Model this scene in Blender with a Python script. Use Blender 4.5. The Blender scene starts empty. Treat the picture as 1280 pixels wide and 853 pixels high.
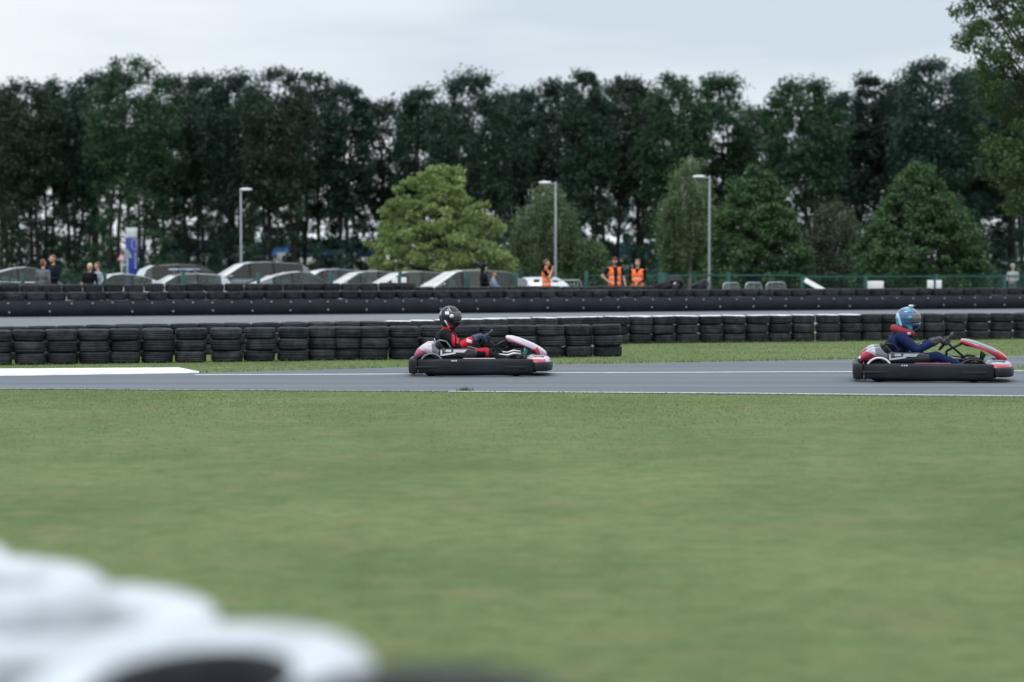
import bpy, bmesh, math, random
import numpy as np
from mathutils import Vector, Matrix, Euler

R = math.radians
random.seed(7)
SC = bpy.context.scene
COL = SC.collection

# ------------------------------------------------------------------ camera maths
F = 1280 * 85.0 / 36.0
CAMZ = 1.65
PITCH = math.atan((426.5 - 330) / F)

def ray(px, py):
    u = (px - 640) / F
    v = -(py - 426.5) / F
    f = Vector((0, math.cos(PITCH), -math.sin(PITCH)))
    up = Vector((0, math.sin(PITCH), math.cos(PITCH)))
    return f + up * v + Vector((u, 0, 0))

def G(px, py, z=0.0):
    d = ray(px, py)
    t = (z - CAMZ) / d.z
    return Vector((d.x * t, d.y * t, z))

def PY(px, py, Y):
    d = ray(px, py)
    t = Y / d.y
    return Vector((d.x * t, Y, CAMZ + d.z * t))

def XY(px, Y):
    return PY(px, 330, Y).x

# ------------------------------------------------------------------ scene objects
def tag(o, label=None, cat=None, group=None, kind=None):
    if label: o['label'] = label
    if cat: o['category'] = cat
    if group: o['group'] = group
    if kind: o['kind'] = kind
    return o

def empty(name, loc=(0, 0, 0), rz=0.0, label=None, cat=None, group=None):
    o = bpy.data.objects.new(name, None)
    COL.objects.link(o)
    o.location = loc
    o.rotation_euler = (0, 0, rz)
    return tag(o, label, cat, group)

def link(name, me, parent=None):
    o = bpy.data.objects.new(name, me)
    COL.objects.link(o)
    if parent is not None:
        o.parent = parent
    return o

def copy_tree(o, parent=None):
    c = o.copy()
    COL.objects.link(c)
    if parent is not None:
        c.parent = parent
    for ch in list(o.children):
        copy_tree(ch, c)
    return c

# ------------------------------------------------------------------ materials
def mat(name, col, rough=0.6, metal=0.0, var=0.12, scale=8.0, bump=0.0, bscale=60.0,
        col2=None, ior=1.5, coat=0.0, rvar=0.08, trans=0.0, emit=None, detail=4.0, stretch=None, spec=0.5):
    m = bpy.data.materials.new(name)
    m.use_nodes = True
    nt = m.node_tree
    b = nt.nodes['Principled BSDF']
    b.inputs['Metallic'].default_value = metal
    b.inputs['IOR'].default_value = ior
    b.inputs['Specular IOR Level'].default_value = spec
    b.inputs['Coat Weight'].default_value = coat
    b.inputs['Transmission Weight'].default_value = trans
    tc = nt.nodes.new('ShaderNodeTexCoord')
    n = nt.nodes.new('ShaderNodeTexNoise')
    n.inputs['Scale'].default_value = scale
    n.inputs['Detail'].default_value = detail
    if stretch:
        mpp = nt.nodes.new('ShaderNodeMapping'); mpp.inputs['Scale'].default_value = stretch
        nt.links.new(tc.outputs['Object'], mpp.inputs[0]); nt.links.new(mpp.outputs[0], n.inputs['Vector'])
    else:
        nt.links.new(tc.outputs['Object'], n.inputs['Vector'])
    cr = nt.nodes.new('ShaderNodeValToRGB')
    a = tuple(max(0, c * (1 - var)) for c in col)
    c2 = col2 if col2 else tuple(min(1, c * (1 + var)) for c in col)
    cr.color_ramp.elements[0].position = 0.32
    cr.color_ramp.elements[1].position = 0.68
    cr.color_ramp.elements[0].color = (*a, 1)
    cr.color_ramp.elements[1].color = (*c2, 1)
    nt.links.new(n.outputs['Fac'], cr.inputs['Fac'])
    nt.links.new(cr.outputs['Color'], b.inputs['Base Color'])
    mr = nt.nodes.new('ShaderNodeMapRange')
    mr.inputs['To Min'].default_value = max(0.02, rough - rvar)
    mr.inputs['To Max'].default_value = min(1, rough + rvar)
    nt.links.new(n.outputs['Fac'], mr.inputs['Value'])
    nt.links.new(mr.outputs['Result'], b.inputs['Roughness'])
    if bump > 0:
        n2 = nt.nodes.new('ShaderNodeTexNoise')
        n2.inputs['Scale'].default_value = bscale
        n2.inputs['Detail'].default_value = 6
        nt.links.new(tc.outputs['Object'], n2.inputs['Vector'])
        bp = nt.nodes.new('ShaderNodeBump')
        bp.inputs['Strength'].default_value = bump
        bp.inputs['Distance'].default_value = 0.02
        nt.links.new(n2.outputs['Fac'], bp.inputs['Height'])
        nt.links.new(bp.outputs['Normal'], b.inputs['Normal'])
    return m

def mat_bands(name, bands, rough=0.3, wob=0.006, wscale=14.0, coat=0.3):
    """livery: bands = [(nx,ny,nz,d,colour), ...]; later ones paint over where n.p > d (object coordinates)"""
    m = bpy.data.materials.new(name)
    m.use_nodes = True
    nt = m.node_tree
    b = nt.nodes['Principled BSDF']
    b.inputs['Roughness'].default_value = rough
    b.inputs['Coat Weight'].default_value = coat
    tc = nt.nodes.new('ShaderNodeTexCoord')
    no = nt.nodes.new('ShaderNodeTexNoise')
    no.inputs['Scale'].default_value = wscale
    nt.links.new(tc.outputs['Object'], no.inputs['Vector'])
    prev = None
    for i, (nx, ny, nz, d, c) in enumerate(bands):
        if prev is None:
            rgb = nt.nodes.new('ShaderNodeRGB')
            rgb.outputs[0].default_value = (*c, 1)
            prev = rgb.outputs[0]
            continue
        dp = nt.nodes.new('ShaderNodeVectorMath'); dp.operation = 'DOT_PRODUCT'
        dp.inputs[1].default_value = (nx, ny, nz)
        nt.links.new(tc.outputs['Object'], dp.inputs[0])
        ad = nt.nodes.new('ShaderNodeMath'); ad.operation = 'MULTIPLY_ADD'
        nt.links.new(no.outputs['Fac'], ad.inputs[0])
        ad.inputs[1].default_value = wob * 4
        nt.links.new(dp.outputs['Value'], ad.inputs[2])
        gt = nt.nodes.new('ShaderNodeMath'); gt.operation = 'GREATER_THAN'
        nt.links.new(ad.outputs[0], gt.inputs[0])
        gt.inputs[1].default_value = d + wob * 2
        mx = nt.nodes.new('ShaderNodeMixRGB')
        nt.links.new(gt.outputs[0], mx.inputs['Fac'])
        nt.links.new(prev, mx.inputs['Color1'])
        mx.inputs['Color2'].default_value = (*c, 1)
        prev = mx.outputs[0]
    nt.links.new(prev, b.inputs['Base Color'])
    return m

def mat_leaf(name, c1, c2, trans=0.35):
    m = bpy.data.materials.new(name)
    m.use_nodes = True
    nt = m.node_tree
    for n in list(nt.nodes):
        if n.type != 'OUTPUT_MATERIAL':
            nt.nodes.remove(n)
    out = [n for n in nt.nodes if n.type == 'OUTPUT_MATERIAL'][0]
    geo = nt.nodes.new('ShaderNodeNewGeometry')
    tc = nt.nodes.new('ShaderNodeTexCoord')
    no = nt.nodes.new('ShaderNodeTexNoise'); no.inputs['Scale'].default_value = 0.9
    nt.links.new(tc.outputs['Object'], no.inputs['Vector'])
    ad = nt.nodes.new('ShaderNodeMath'); ad.operation = 'MULTIPLY_ADD'
    nt.links.new(geo.outputs['Random Per Island'], ad.inputs[0]); ad.inputs[1].default_value = 0.55
    sub = nt.nodes.new('ShaderNodeMath'); sub.operation = 'MULTIPLY_ADD'
    nt.links.new(no.outputs['Fac'], sub.inputs[0]); sub.inputs[1].default_value = 1.6; sub.inputs[2].default_value = -0.6
    nt.links.new(sub.outputs[0], ad.inputs[2])
    cr = nt.nodes.new('ShaderNodeMixRGB')
    cr.inputs['Color1'].default_value = (*c1, 1); cr.inputs['Color2'].default_value = (*c2, 1)
    cr.use_clamp = True
    nt.links.new(ad.outputs[0], cr.inputs['Fac'])
    d = nt.nodes.new('ShaderNodeBsdfDiffuse'); t = nt.nodes.new('ShaderNodeBsdfTranslucent')
    nt.links.new(cr.outputs[0], d.inputs['Color']); nt.links.new(cr.outputs[0], t.inputs['Color'])
    mx = nt.nodes.new('ShaderNodeMixShader'); mx.inputs['Fac'].default_value = trans
    nt.links.new(d.outputs[0], mx.inputs[1]); nt.links.new(t.outputs[0], mx.inputs[2])
    gl = nt.nodes.new('ShaderNodeBsdfGlossy'); gl.inputs['Roughness'].default_value = 0.5
    gl.inputs['Color'].default_value = (0.6, 0.6, 0.6, 1)
    m2 = nt.nodes.new('ShaderNodeMixShader'); m2.inputs['Fac'].default_value = 0.035
    nt.links.new(mx.outputs[0], m2.inputs[1]); nt.links.new(gl.outputs[0], m2.inputs[2])
    nt.links.new(m2.outputs[0], out.inputs['Surface'])
    return m

# ------------------------------------------------------------------ mesh builder
class MB:
    def __init__(self):
        self.v, self.f, self.m, self.s = [], [], [], []
        self.mi, self.sm = 0, True
    def add(self, vs, fs, smooth=None):
        o = len(self.v)
        self.v += [tuple(p) for p in vs]
        for f in fs:
            self.f.append(tuple(i + o for i in f))
            self.m.append(self.mi)
            self.s.append(self.sm if smooth is None else smooth)
        return self
    def box(self, c, d, rz=0.0, rot=None):
        M = (rot.to_matrix() if rot else Matrix.Rotation(rz, 3, 'Z'))
        vs = [Vector(c) + M @ Vector((sx * d[0] / 2, sy * d[1] / 2, sz * d[2] / 2))
              for sx in (-1, 1) for sy in (-1, 1) for sz in (-1, 1)]
        return self.add(vs, [(0, 1, 3, 2), (4, 6, 7, 5), (0, 4, 5, 1), (2, 3, 7, 6), (0, 2, 6, 4), (1, 5, 7, 3)], False)
    def rbox(self, c, d, r=0.02, rz=0.0, n=3):
        """rounded box (edges along z rounded, top and bottom chamfered)"""
        pts = []
        hx, hy, hz = d[0] / 2, d[1] / 2, d[2] / 2
        r = min(r, hx * .98, hy * .98, hz * .98)
        def ring(ins, z):
            out = []
            for (sx, sy, a0) in ((1, 1, 0), (-1, 1, 90), (-1, -1, 180), (1, -1, 270)):
                for k in range(n + 1):
                    a = R(a0 + 90 * k / n)
                    out.append((sx * (hx - r) + (r - ins) * math.cos(a), sy * (hy - r) + (r - ins) * math.sin(a), z))
            return out
        rings = [ring(r * .98, -hz), ring(r * .3, -hz + r * .3), ring(0, -hz + r), ring(0, hz - r), ring(r * .3, hz - r * .3), ring(r * .98, hz)]
        M = Matrix.Rotation(rz, 3, 'Z')
        return self.loft([[Vector(c) + M @ Vector(p) for p in rg] for rg in rings], closed=True, caps=True)
    def loft(self, rings, closed=True, caps=True, smooth=None):
        n = len(rings[0])
        vs = [p for r in rings for p in r]
        fs = []
        for i in range(len(rings) - 1):
            for j in range(n if closed else n - 1):
                k = (j + 1) % n
                fs.append((i * n + j, i * n + k, (i + 1) * n + k, (i + 1) * n + j))
        if caps:
            fs.append(tuple(range(n - 1, -1, -1)))
            fs.append(tuple((len(rings) - 1) * n + j for j in range(n)))
        return self.add(vs, fs, smooth)
    def tube(self, path, r, seg=8, caps=True):
        path = [Vector(p) for p in path]
        rs = r if isinstance(r, (list, tuple)) else [r] * len(path)
        rings = []
        ref = None
        for i, p in enumerate(path):
            a = path[max(0, i - 1)]; b = path[min(len(path) - 1, i + 1)]
            t = (b - a).normalized()
            if ref is None:
                ref = t.orthogonal().normalized()
            ref = (ref - t * ref.dot(t))
            if ref.length < 1e-5: ref = t.orthogonal()
            ref.normalize()
            w = t.cross(ref)
            rings.append([p + (ref * math.cos(2 * math.pi * k / seg) + w * math.sin(2 * math.pi * k / seg)) * rs[i] for k in range(seg)])
        return self.loft(rings, True, caps)
    def lathe(self, prof, seg=32, c=(0, 0, 0), axis='z', close=False):
        rings = []
        for (r, z) in prof:
            ring = []
            for k in range(seg):
                a = 2 * math.pi * k / seg
                if axis == 'z': p = (r * math.cos(a), r * math.sin(a), z)
                elif axis == 'y': p = (r * math.cos(a), z, r * math.sin(a))
                else: p = (z, r * math.cos(a), r * math.sin(a))
                ring.append((p[0] + c[0], p[1] + c[1], p[2] + c[2]))
            rings.append(ring)
        if close: rings.append(rings[0])
        return self.loft(rings, True, caps=not close)
    def ell(self, c, r, rot=None, nu=20, nv=12):
        M = rot.to_matrix() if rot else Matrix.Identity(3)
        vs = []; fs = []
        c = Vector(c)
        for i in range(1, nv):
            a = math.pi * i / nv
            for j in range(nu):
                b = 2 * math.pi * j / nu
                vs.append(c + M @ Vector((r[0] * math.sin(a) * math.cos(b), r[1] * math.sin(a) * math.sin(b), r[2] * math.cos(a))))
        t = len(vs); vs.append(c + M @ Vector((0, 0, r[2]))); vs.append(c + M @ Vector((0, 0, -r[2])))
        for i in range(nv - 2):
            for j in range(nu):
                k = (j + 1) % nu
                fs.append((i * nu + j, (i + 1) * nu + j, (i + 1) * nu + k, i * nu + k))
        for j in range(nu):
            k = (j + 1) % nu
            fs.append((t, j, k)); fs.append((t + 1, (nv - 2) * nu + k, (nv - 2) * nu + j))
        return self.add(vs, fs)
    def build(self, name, mats, parent=None, fix=True):
        me = bpy.data.meshes.new(name)
        me.from_pydata(self.v, [], self.f)
        for m in (mats if isinstance(mats, (list, tuple)) else [mats]):
            me.materials.append(m)
        me.polygons.foreach_set('material_index', self.m)
        me.polygons.foreach_set('use_smooth', self.s)
        if fix:
            bm = bmesh.new(); bm.from_mesh(me)
            bmesh.ops.recalc_face_normals(bm, faces=bm.faces)
            bm.to_mesh(me); bm.free()
        me.update()
        return link(name, me, parent)

def quad_mesh(name, V, Fq, material, parent=None, up_normals=False):
    """fast mesh of many faces from numpy arrays"""
    V = np.asarray(V, np.float32); Fq = np.asarray(Fq, np.int32)
    me = bpy.data.meshes.new(name)
    me.vertices.add(len(V)); me.vertices.foreach_set('co', V.ravel())
    n, k = Fq.shape
    me.loops.add(n * k); me.loops.foreach_set('vertex_index', Fq.ravel())
    me.polygons.add(n); me.polygons.foreach_set('loop_start', np.arange(n, dtype=np.int32) * k)
    me.update(calc_edges=True)
    me.materials.append(material)
    if up_normals:
        me.polygons.foreach_set('use_smooth', np.ones(n, bool))
        me.normals_split_custom_set_from_vertices([(0, 0, 1)] * len(V))
    return link(name, me, parent)

def sheet(name, pts, z, material, nu=1):
    """flat ground sheet from outline points"""
    m = MB(); m.sm = False
    m.add([(p[0], p[1], z) for p in pts], [tuple(range(len(pts)))])
    o = m.build(name, material, fix=False)
    if o.data.polygons[0].normal.z < 0:
        o.data.flip_normals()
    return o

# ------------------------------------------------------------------ one-piece bodies
def cap(a, ra, b, rb, t): return ('c', Vector(a), ra, Vector(b), rb, t)
def els(c, r, t, rot=None): return ('e', Vector(c), Vector(r), rot, None, t)

def blob(name, prims, voxel, mats, parent=None, override=None, smooth=3):
    """union of limbs and masses grown into ONE continuous surface; mats: {tag: material}"""
    m = MB()
    for p in prims:
        if p[0] == 'e':
            m.ell(p[1], p[2], p[3], 16, 10)
        else:
            a, ra, b, rb = p[1], p[2], p[3], p[4]
            d = b - a
            L = d.length
            q = Vector((0, 0, 1)).rotation_difference(d if L > 1e-6 else Vector((0, 0, 1)))
            prof = []
            for k in range(5): prof.append((ra * math.cos(-math.pi / 2 + math.pi / 2 * k / 4) + 1e-4, ra * math.sin(-math.pi / 2 + math.pi / 2 * k / 4)))
            for k in range(5): prof.append((rb * math.cos(math.pi / 2 * k / 4) + 1e-4, L + rb * math.sin(math.pi / 2 * k / 4)))
            mm = MB(); mm.lathe(prof, 14)
            m.add([a + q @ Vector(v) for v in mm.v], mm.f)
    o = m.build(name + '_raw', list(mats.values()))
    md = o.modifiers.new('r', 'REMESH'); md.mode = 'VOXEL'; md.voxel_size = voxel; md.use_smooth_shade = True
    ms = o.modifiers.new('s', 'SMOOTH'); ms.iterations = smooth; ms.factor = 0.5
    dg = bpy.context.evaluated_depsgraph_get()
    me = bpy.data.meshes.new_from_object(o.evaluated_get(dg), depsgraph=dg)
    me.name = name
    bpy.data.objects.remove(o)
    n = len(me.polygons)
    C = np.empty(n * 3, np.float32); me.polygons.foreach_get('center', C); C = C.reshape(-1, 3)
    best = np.full(n, 1e9); idx = np.zeros(n, np.int32)
    keys = list(mats.keys())
    for p in prims:
        if p[0] == 'e':
            q = C - np.array(p[1])
            if p[3]: q = q @ np.array(p[3].to_matrix())
            r = np.array(p[2]); d = (np.linalg.norm(q / r, axis=1) - 1) * r.min()
        else:
            a, b = np.array(p[1]), np.array(p[3]); ab = b - a
            t = np.clip(((C - a) @ ab) / max(ab @ ab, 1e-9), 0, 1)
            d = np.linalg.norm(C - a - t[:, None] * ab, axis=1) - (p[2] + (p[4] - p[2]) * t)
        w = d < best
        best[w] = d[w]; idx[w] = keys.index(p[5])
    if override:
        for (test, t) in override:
            idx[test(C)] = keys.index(t)
    me.materials.clear()
    for k in keys: me.materials.append(mats[k])
    me.polygons.foreach_set('material_index', idx)
    me.polygons.foreach_set('use_smooth', np.ones(n, bool))
    me.update()
    return link(name, me, parent)

def hand(wrist, d, side, t, curl=0.35, k=1.0):
    """palm, four unequal bent fingers, thumb leaving the side of the palm. d: pointing direction, side: towards the thumb"""
    w = Vector(wrist); d = Vector(d).normalized(); s = Vector(side); s = (s - d * s.dot(d)).normalized(); n = d.cross(s)
    P = [cap(w, .026 * k, w + d * .05 * k, .03 * k, t),
         cap(w + d * .05 * k + s * .022 * k, .019 * k, w + d * .085 * k + s * .03 * k, .014 * k, t),
         cap(w + d * .05 * k - s * .022 * k, .019 * k, w + d * .08 * k - s * .03 * k, .013 * k, t)]
    for j, L in enumerate((.068, .078, .072, .055)):
        o = s * (.032 - .0215 * j) * k
        k0 = w + d * .088 * k + o
        k1 = k0 + (d * math.cos(curl) + n * math.sin(curl)) * L * .5 * k
        k2 = k1 + (d * math.cos(2.3 * curl) + n * math.sin(2.3 * curl)) * L * .5 * k
        P += [cap(k0, .0105 * k, k1, .0098 * k, t), cap(k1, .0098 * k, k2, .0085 * k, t)]
    t0 = w + d * .025 * k + s * .024 * k
    t1 = t0 + (d * .6 + s * .7 + n * .25).normalized() * .04 * k
    t2 = t1 + (d * .85 + s * .3 + n * .4).normalized() * .03 * k
    P += [cap(t0, .014 * k, t1, .012 * k, t), cap(t1, .012 * k, t2, .0095 * k, t)]
    return P

# ================================================================== world, light, camera
def build_world():
    w = bpy.data.worlds.new('World'); SC.world = w
    w.use_nodes = True
    nt = w.node_tree
    bg = nt.nodes['Background']; bg.inputs['Strength'].default_value = 0.1
    sky = nt.nodes.new('ShaderNodeTexSky'); sky.sky_type = 'NISHITA'; sky.sun_disc = False
    sky.sun_elevation = R(58); sky.sun_rotation = R(-150)
    tc = nt.nodes.new('ShaderNodeTexCoord')
    sep = nt.nodes.new('ShaderNodeSeparateXYZ')
    nt.links.new(tc.outputs['Generated'], sep.inputs[0])
    mp = nt.nodes.new('ShaderNodeMapping'); mp.inputs['Scale'].default_value = (2.6, 2.6, 15.0)
    mp.inputs['Location'].default_value = (0.3, 0.0, 0.55)
    nt.links.new(tc.outputs['Generated'], mp.inputs['Vector'])
    n = nt.nodes.new('ShaderNodeTexNoise'); n.inputs['Scale'].default_value = 1.35; n.inputs['Detail'].default_value = 4
    n.inputs['Roughness'].default_value = 0.45
    nt.links.new(mp.outputs[0], n.inputs['Vector'])
    cr = nt.nodes.new('ShaderNodeValToRGB')
    e = cr.color_ramp.elements
    e[0].position = 0.4; e[0].color = (5.9, 6.75, 7.6, 1)
    e[1].position = 0.58; e[1].color = (8.2, 8.7, 9.1, 1)
    nt.links.new(n.outputs['Fac'], cr.inputs['Fac'])
    # overcast: brighter towards the zenith than at the horizon
    g = nt.nodes.new('ShaderNodeMapRange')
    g.inputs['From Min'].default_value = 0.1; g.inputs['From Max'].default_value = 0.9
    g.inputs['To Min'].default_value = 0.0; g.inputs['To Max'].default_value = 1.0
    nt.links.new(sep.outputs['Z'], g.inputs['Value'])
    gc = nt.nodes.new('ShaderNodeMixRGB'); gc.inputs['Color1'].default_value = (1, 1, 1, 1); gc.inputs['Color2'].default_value = (ZEN * 1.0, ZEN * .965, ZEN * .92, 1)
    nt.links.new(g.outputs['Result'], gc.inputs['Fac'])
    mul = nt.nodes.new('ShaderNodeVectorMath'); mul.operation = 'MULTIPLY'
    nt.links.new(cr.outputs['Color'], mul.inputs[0]); nt.links.new(gc.outputs[0], mul.inputs[1])
    mx = nt.nodes.new('ShaderNodeMixRGB'); mx.inputs['Fac'].default_value = 0.93
    nt.links.new(sky.outputs[0], mx.inputs['Color1']); nt.links.new(mul.outputs[0], mx.inputs['Color2'])
    nt.links.new(mx.outputs[0], bg.inputs['Color'])
    sun = bpy.data.lights.new('sun', 'SUN'); sun.energy = 0.8; sun.angle = R(20); sun.color = (1, 0.97, 0.92)
    so = bpy.data.objects.new('sun', sun); COL.objects.link(so)
    # sun stands behind the photographer's left shoulder
    az, el = R(-150), R(58)
    d = Vector((math.sin(az) * math.cos(el), math.cos(az) * math.cos(el), math.sin(el)))
    so.rotation_euler = d.to_track_quat('Z', 'Y').to_euler()
    cam = bpy.data.cameras.new('camera'); cam.lens = 85; cam.sensor_width = 36; cam.clip_end = 6000; cam.clip_start = 0.1
    cam.dof.use_dof = True; cam.dof.focus_distance = 35.6; cam.dof.aperture_fstop = 1.4
    co = bpy.data.objects.new('camera', cam); COL.objects.link(co)
    co.location = (0, 0, CAMZ); co.rotation_euler = (math.pi / 2 - PITCH, 0, 0)
    SC.camera = co
    SC.view_settings.view_transform = 'Standard'; SC.view_settings.look = 'None'
    SC.view_settings.exposure = EXPOSURE; SC.view_settings.gamma = 1

ZEN = 2.35
EXPOSURE = 0.14
build_world()

# ================================================================== ground, tracks, lines, kerb
def ground_mat(name, ca, cb, cc, far=(0, 0, 0)):
    m = bpy.data.materials.new(name); m.use_nodes = True
    nt = m.node_tree; b = nt.nodes['Principled BSDF']
    b.inputs['Roughness'].default_value = 0.95; b.inputs['Specular IOR Level'].default_value = 0.15
    tc = nt.nodes.new('ShaderNodeTexCoord')
    def noise(sc, det=5, rough=.6, st=(1, 1, 1)):
        mp = nt.nodes.new('ShaderNodeMapping'); mp.inputs['Scale'].default_value = st
        nt.links.new(tc.outputs['Object'], mp.inputs[0])
        n = nt.nodes.new('ShaderNodeTexNoise'); n.inputs['Scale'].default_value = sc
        n.inputs['Detail'].default_value = det; n.inputs['Roughness'].default_value = rough
        nt.links.new(mp.outputs[0], n.inputs['Vector']); return n.outputs['Fac']
    def ramp(f, p0, p1, c0, c1):
        r = nt.nodes.new('ShaderNodeValToRGB'); e = r.color_ramp.elements
        e[0].position, e[1].position = p0, p1; e[0].color = (*c0, 1); e[1].color = (*c1, 1)
        nt.links.new(f, r.inputs[0]); return r.outputs[0]
    def mix(f, a, c):
        x = nt.nodes.new('ShaderNodeMixRGB'); nt.links.new(f, x.inputs['Fac']); nt.links.new(a, x.inputs['Color1'])
        if isinstance(c, tuple): x.inputs['Color2'].default_value = (*c, 1)
        else: nt.links.new(c, x.inputs['Color2'])
        return x.outputs[0]
    big = ramp(noise(0.45, 6, .65), .36, .64, ca, cb)
    wide = ramp(noise(0.16, 3, .5, (0.7, 1.6, 1)), .42, .6, (0, 0, 0), (.55, .55, .55))
    c = mix(wide, big, cb)
    mot = ramp(noise(4.5, 5, .7), .36, .64, (.6, .66, .56), (1.3, 1.25, 1.3))
    mm = nt.nodes.new('ShaderNodeMixRGB'); mm.blend_type = 'MULTIPLY'; mm.inputs['Fac'].default_value = 1
    nt.links.new(c, mm.inputs['Color1']); nt.links.new(mot, mm.inputs['Color2']); c = mm.outputs[0]
    st = ramp(noise(.42, 3, .55), .34, .66, (.7, .76, .68), (1.16, 1.13, 1.16))
    m3 = nt.nodes.new('ShaderNodeMixRGB'); m3.blend_type = 'MULTIPLY'; m3.inputs['Fac'].default_value = 1
    nt.links.new(c, m3.inputs['Color1']); nt.links.new(st, m3.inputs['Color2']); c = m3.outputs[0]
    patch = ramp(noise(1.3, 7, .75), .52, .64, (0, 0, 0), (.85, .85, .85))
    c = mix(patch, c, cc)
    fine = ramp(noise(38, 4, .7), .3, .7, tuple(v * .72 for v in ca), tuple(min(1, v * 1.25) for v in cb))
    x = nt.nodes.new('ShaderNodeMixRGB'); x.inputs['Fac'].default_value = 0.45
    nt.links.new(c, x.inputs['Color1']); nt.links.new(fine, x.inputs['Color2'])
    nt.links.new(x.outputs[0], b.inputs['Base Color'])
    bp = nt.nodes.new('ShaderNodeBump'); bp.inputs['Strength'].default_value = .6; bp.inputs['Distance'].default_value = .04
    nt.links.new(noise(55, 4), bp.inputs['Height']); nt.links.new(bp.outputs[0], b.inputs['Normal'])
    return m

GA, GB, GC = (.08, .132, .046), (.15, .192, .08), (.19, .175, .085)
M_ground = ground_mat('turf', GA, GB, GC)
M_asphalt = mat('asphalt', (.097, .117, .145), .78, var=.3, scale=1.0, bump=.25, bscale=180, detail=8, stretch=(.05, 1.3, 1), col2=(.11, .132, .16))
M_asphalt2 = mat('old_asphalt', (.125, .136, .158), .8, var=.1, scale=.7, bump=.2, bscale=120, detail=8)
M_carpark = mat('car_park_tarmac', (.11, .112, .12), .85, var=.15, scale=.5)
M_line = mat('line_paint', (.62, .64, .66), .6, var=.2, scale=5, col2=(.72, .73, .75))
M_linedim = mat('worn_line_paint', (.22, .23, .25), .7, var=.3, scale=9, col2=(.6, .6, .62))
M_kerb = mat('kerb_paint', (.6, .63, .66), .55, var=.14, scale=3, col2=(.74, .76, .78), bump=.15)

gz = MB(); gz.sm = False
gz.add([(-2500, -60, 0), (2500, -60, 0), (2500, 4000, 0), (-2500, 4000, 0)], [(0, 1, 2, 3)])
tag(gz.build('ground', M_ground, fix=False), kind='structure')

near_e = [G(-500, 483), G(0, 487), G(640, 490.6), G(1280, 497), G(1700, 501)]
far_e = [G(-500, 473), G(0, 470.2), G(247, 466.6), G(510, 459.5), G(690, 456), G(920, 452.3), G(1070, 449.4), G(1190, 446.8), G(1290, 444.6), G(1700, 434)]
tag(sheet('race_track', near_e + far_e[::-1], .004, M_asphalt), kind='structure')
isl = [G(1262, 460.3, .009), G(1285, 457.2, .009), G(1400, 452.5, .009), G(1700, 444, .009), G(1700, 466, .009), G(1400, 464.4, .009), G(1281, 463.4, .009), G(1266, 462.6, .009)]
tag(sheet('grass_verge', isl, .009, M_ground), kind='structure')
back = [G(-700, 423), G(1000, 409), G(2200, 402), G(2200, 380), G(1280, 386.0), G(0, 396.6), G(-700, 402)]
tag(sheet('back_track', back, .004, M_asphalt2), kind='structure')


def line_strip(name, pts, w, m, z):
    a = [(p.x, p.y + w / 2) for p in pts]; b = [(p.x, p.y - w / 2) for p in pts]
    tag(sheet(name, a + b[::-1], z, m), kind='structure')
line_strip('track_line', [G(244, 469.2), G(500, 468.3), G(700, 466.7), G(920, 465.9), G(1070, 465.3), G(1280, 464.2), G(1700, 461.5)], .17, M_line, .008)
line_strip('edge_line', [G(560, 490.0), G(920, 492.2), G(1060, 493.6), G(1280, 495.6), G(1700, 500)], .11, M_line, .008)
line_strip('edge_line', [G(-300, 485.0), G(100, 487.1), G(300, 488.2), G(552, 489.6)], .06, M_linedim, .008)

# flat white kerb, ramped at its end
def kerb():
    m = MB(); m.sm = False
    fr = [G(-300, 471.8), G(0, 470.3), G(235, 466.8), G(249, 466.0)]
    bk = [G(-300, 464.2), G(0, 462.3), G(222, 460.9), G(249, 465.2)]
    hs = [.028, .028, .026, .01]
    rings = []
    for f, b, h in zip(fr, bk, hs):
        d = (b - f)
        rings.append([f, f + Vector((0, .04, h)), f + d * .9 + Vector((0, 0, h)), b])
    m.loft(rings, True, True)
    return tag(m.build('track_kerb', M_kerb), 'flat white painted track kerb tapering to a point on the bend', 'kerb')
kerb()

# ------------------------------------------------------------------ grass blades
RNG = np.random.default_rng(11)
def inpoly(P, poly):
    x, y = P[:, 0], P[:, 1]; c = np.zeros(len(P), bool); n = len(poly)
    for i in range(n):
        x1, y1 = poly[i][0], poly[i][1]; x2, y2 = poly[(i + 1) % n][0], poly[(i + 1) % n][1]
        k = ((y1 > y) != (y2 > y)) & (x < (x2 - x1) * (y - y1) / (y2 - y1 + 1e-12) + x1)
        c ^= k
    return c

def blades(P, h, w, z0=0.0, flat=1.0):
    n = len(P)
    a = RNG.uniform(0, 2 * np.pi, n)
    lean = RNG.uniform(.1, .8, n) * h; la = RNG.uniform(0, 2 * np.pi, n)
    bx, by = np.cos(a) * w / 2, np.sin(a) * w / 2
    Z = np.full(n, z0)
    v0 = np.stack([P[:, 0] - bx, P[:, 1] - by, Z], 1)
    v1 = np.stack([P[:, 0] + bx, P[:, 1] + by, Z], 1)
    lean = lean * flat
    v2 = np.stack([P[:, 0] + lean * np.cos(la), P[:, 1] + lean * np.sin(la), Z + h], 1)
    T = np.stack([v0, v1, v2], 1)
    nz = (v1[:, 0] - v0[:, 0]) * (v2[:, 1] - v0[:, 1]) - (v1[:, 1] - v0[:, 1]) * (v2[:, 0] - v0[:, 0])
    T[nz < 0] = T[nz < 0][:, ::-1]
    return T.reshape(-1, 3), np.arange(3 * n).reshape(-1, 3)

M_blade = mat_leaf('grass_blade', (.125, .185, .068), (.2, .25, .11), .5)
M_turfblade = ground_mat('turf_blade', tuple(v * 1.12 for v in GA), tuple(v * 1.12 for v in GB), GC)
M_weed = mat_leaf('weed_blade', (.055, .09, .03), (.13, .15, .07), .3)

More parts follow.
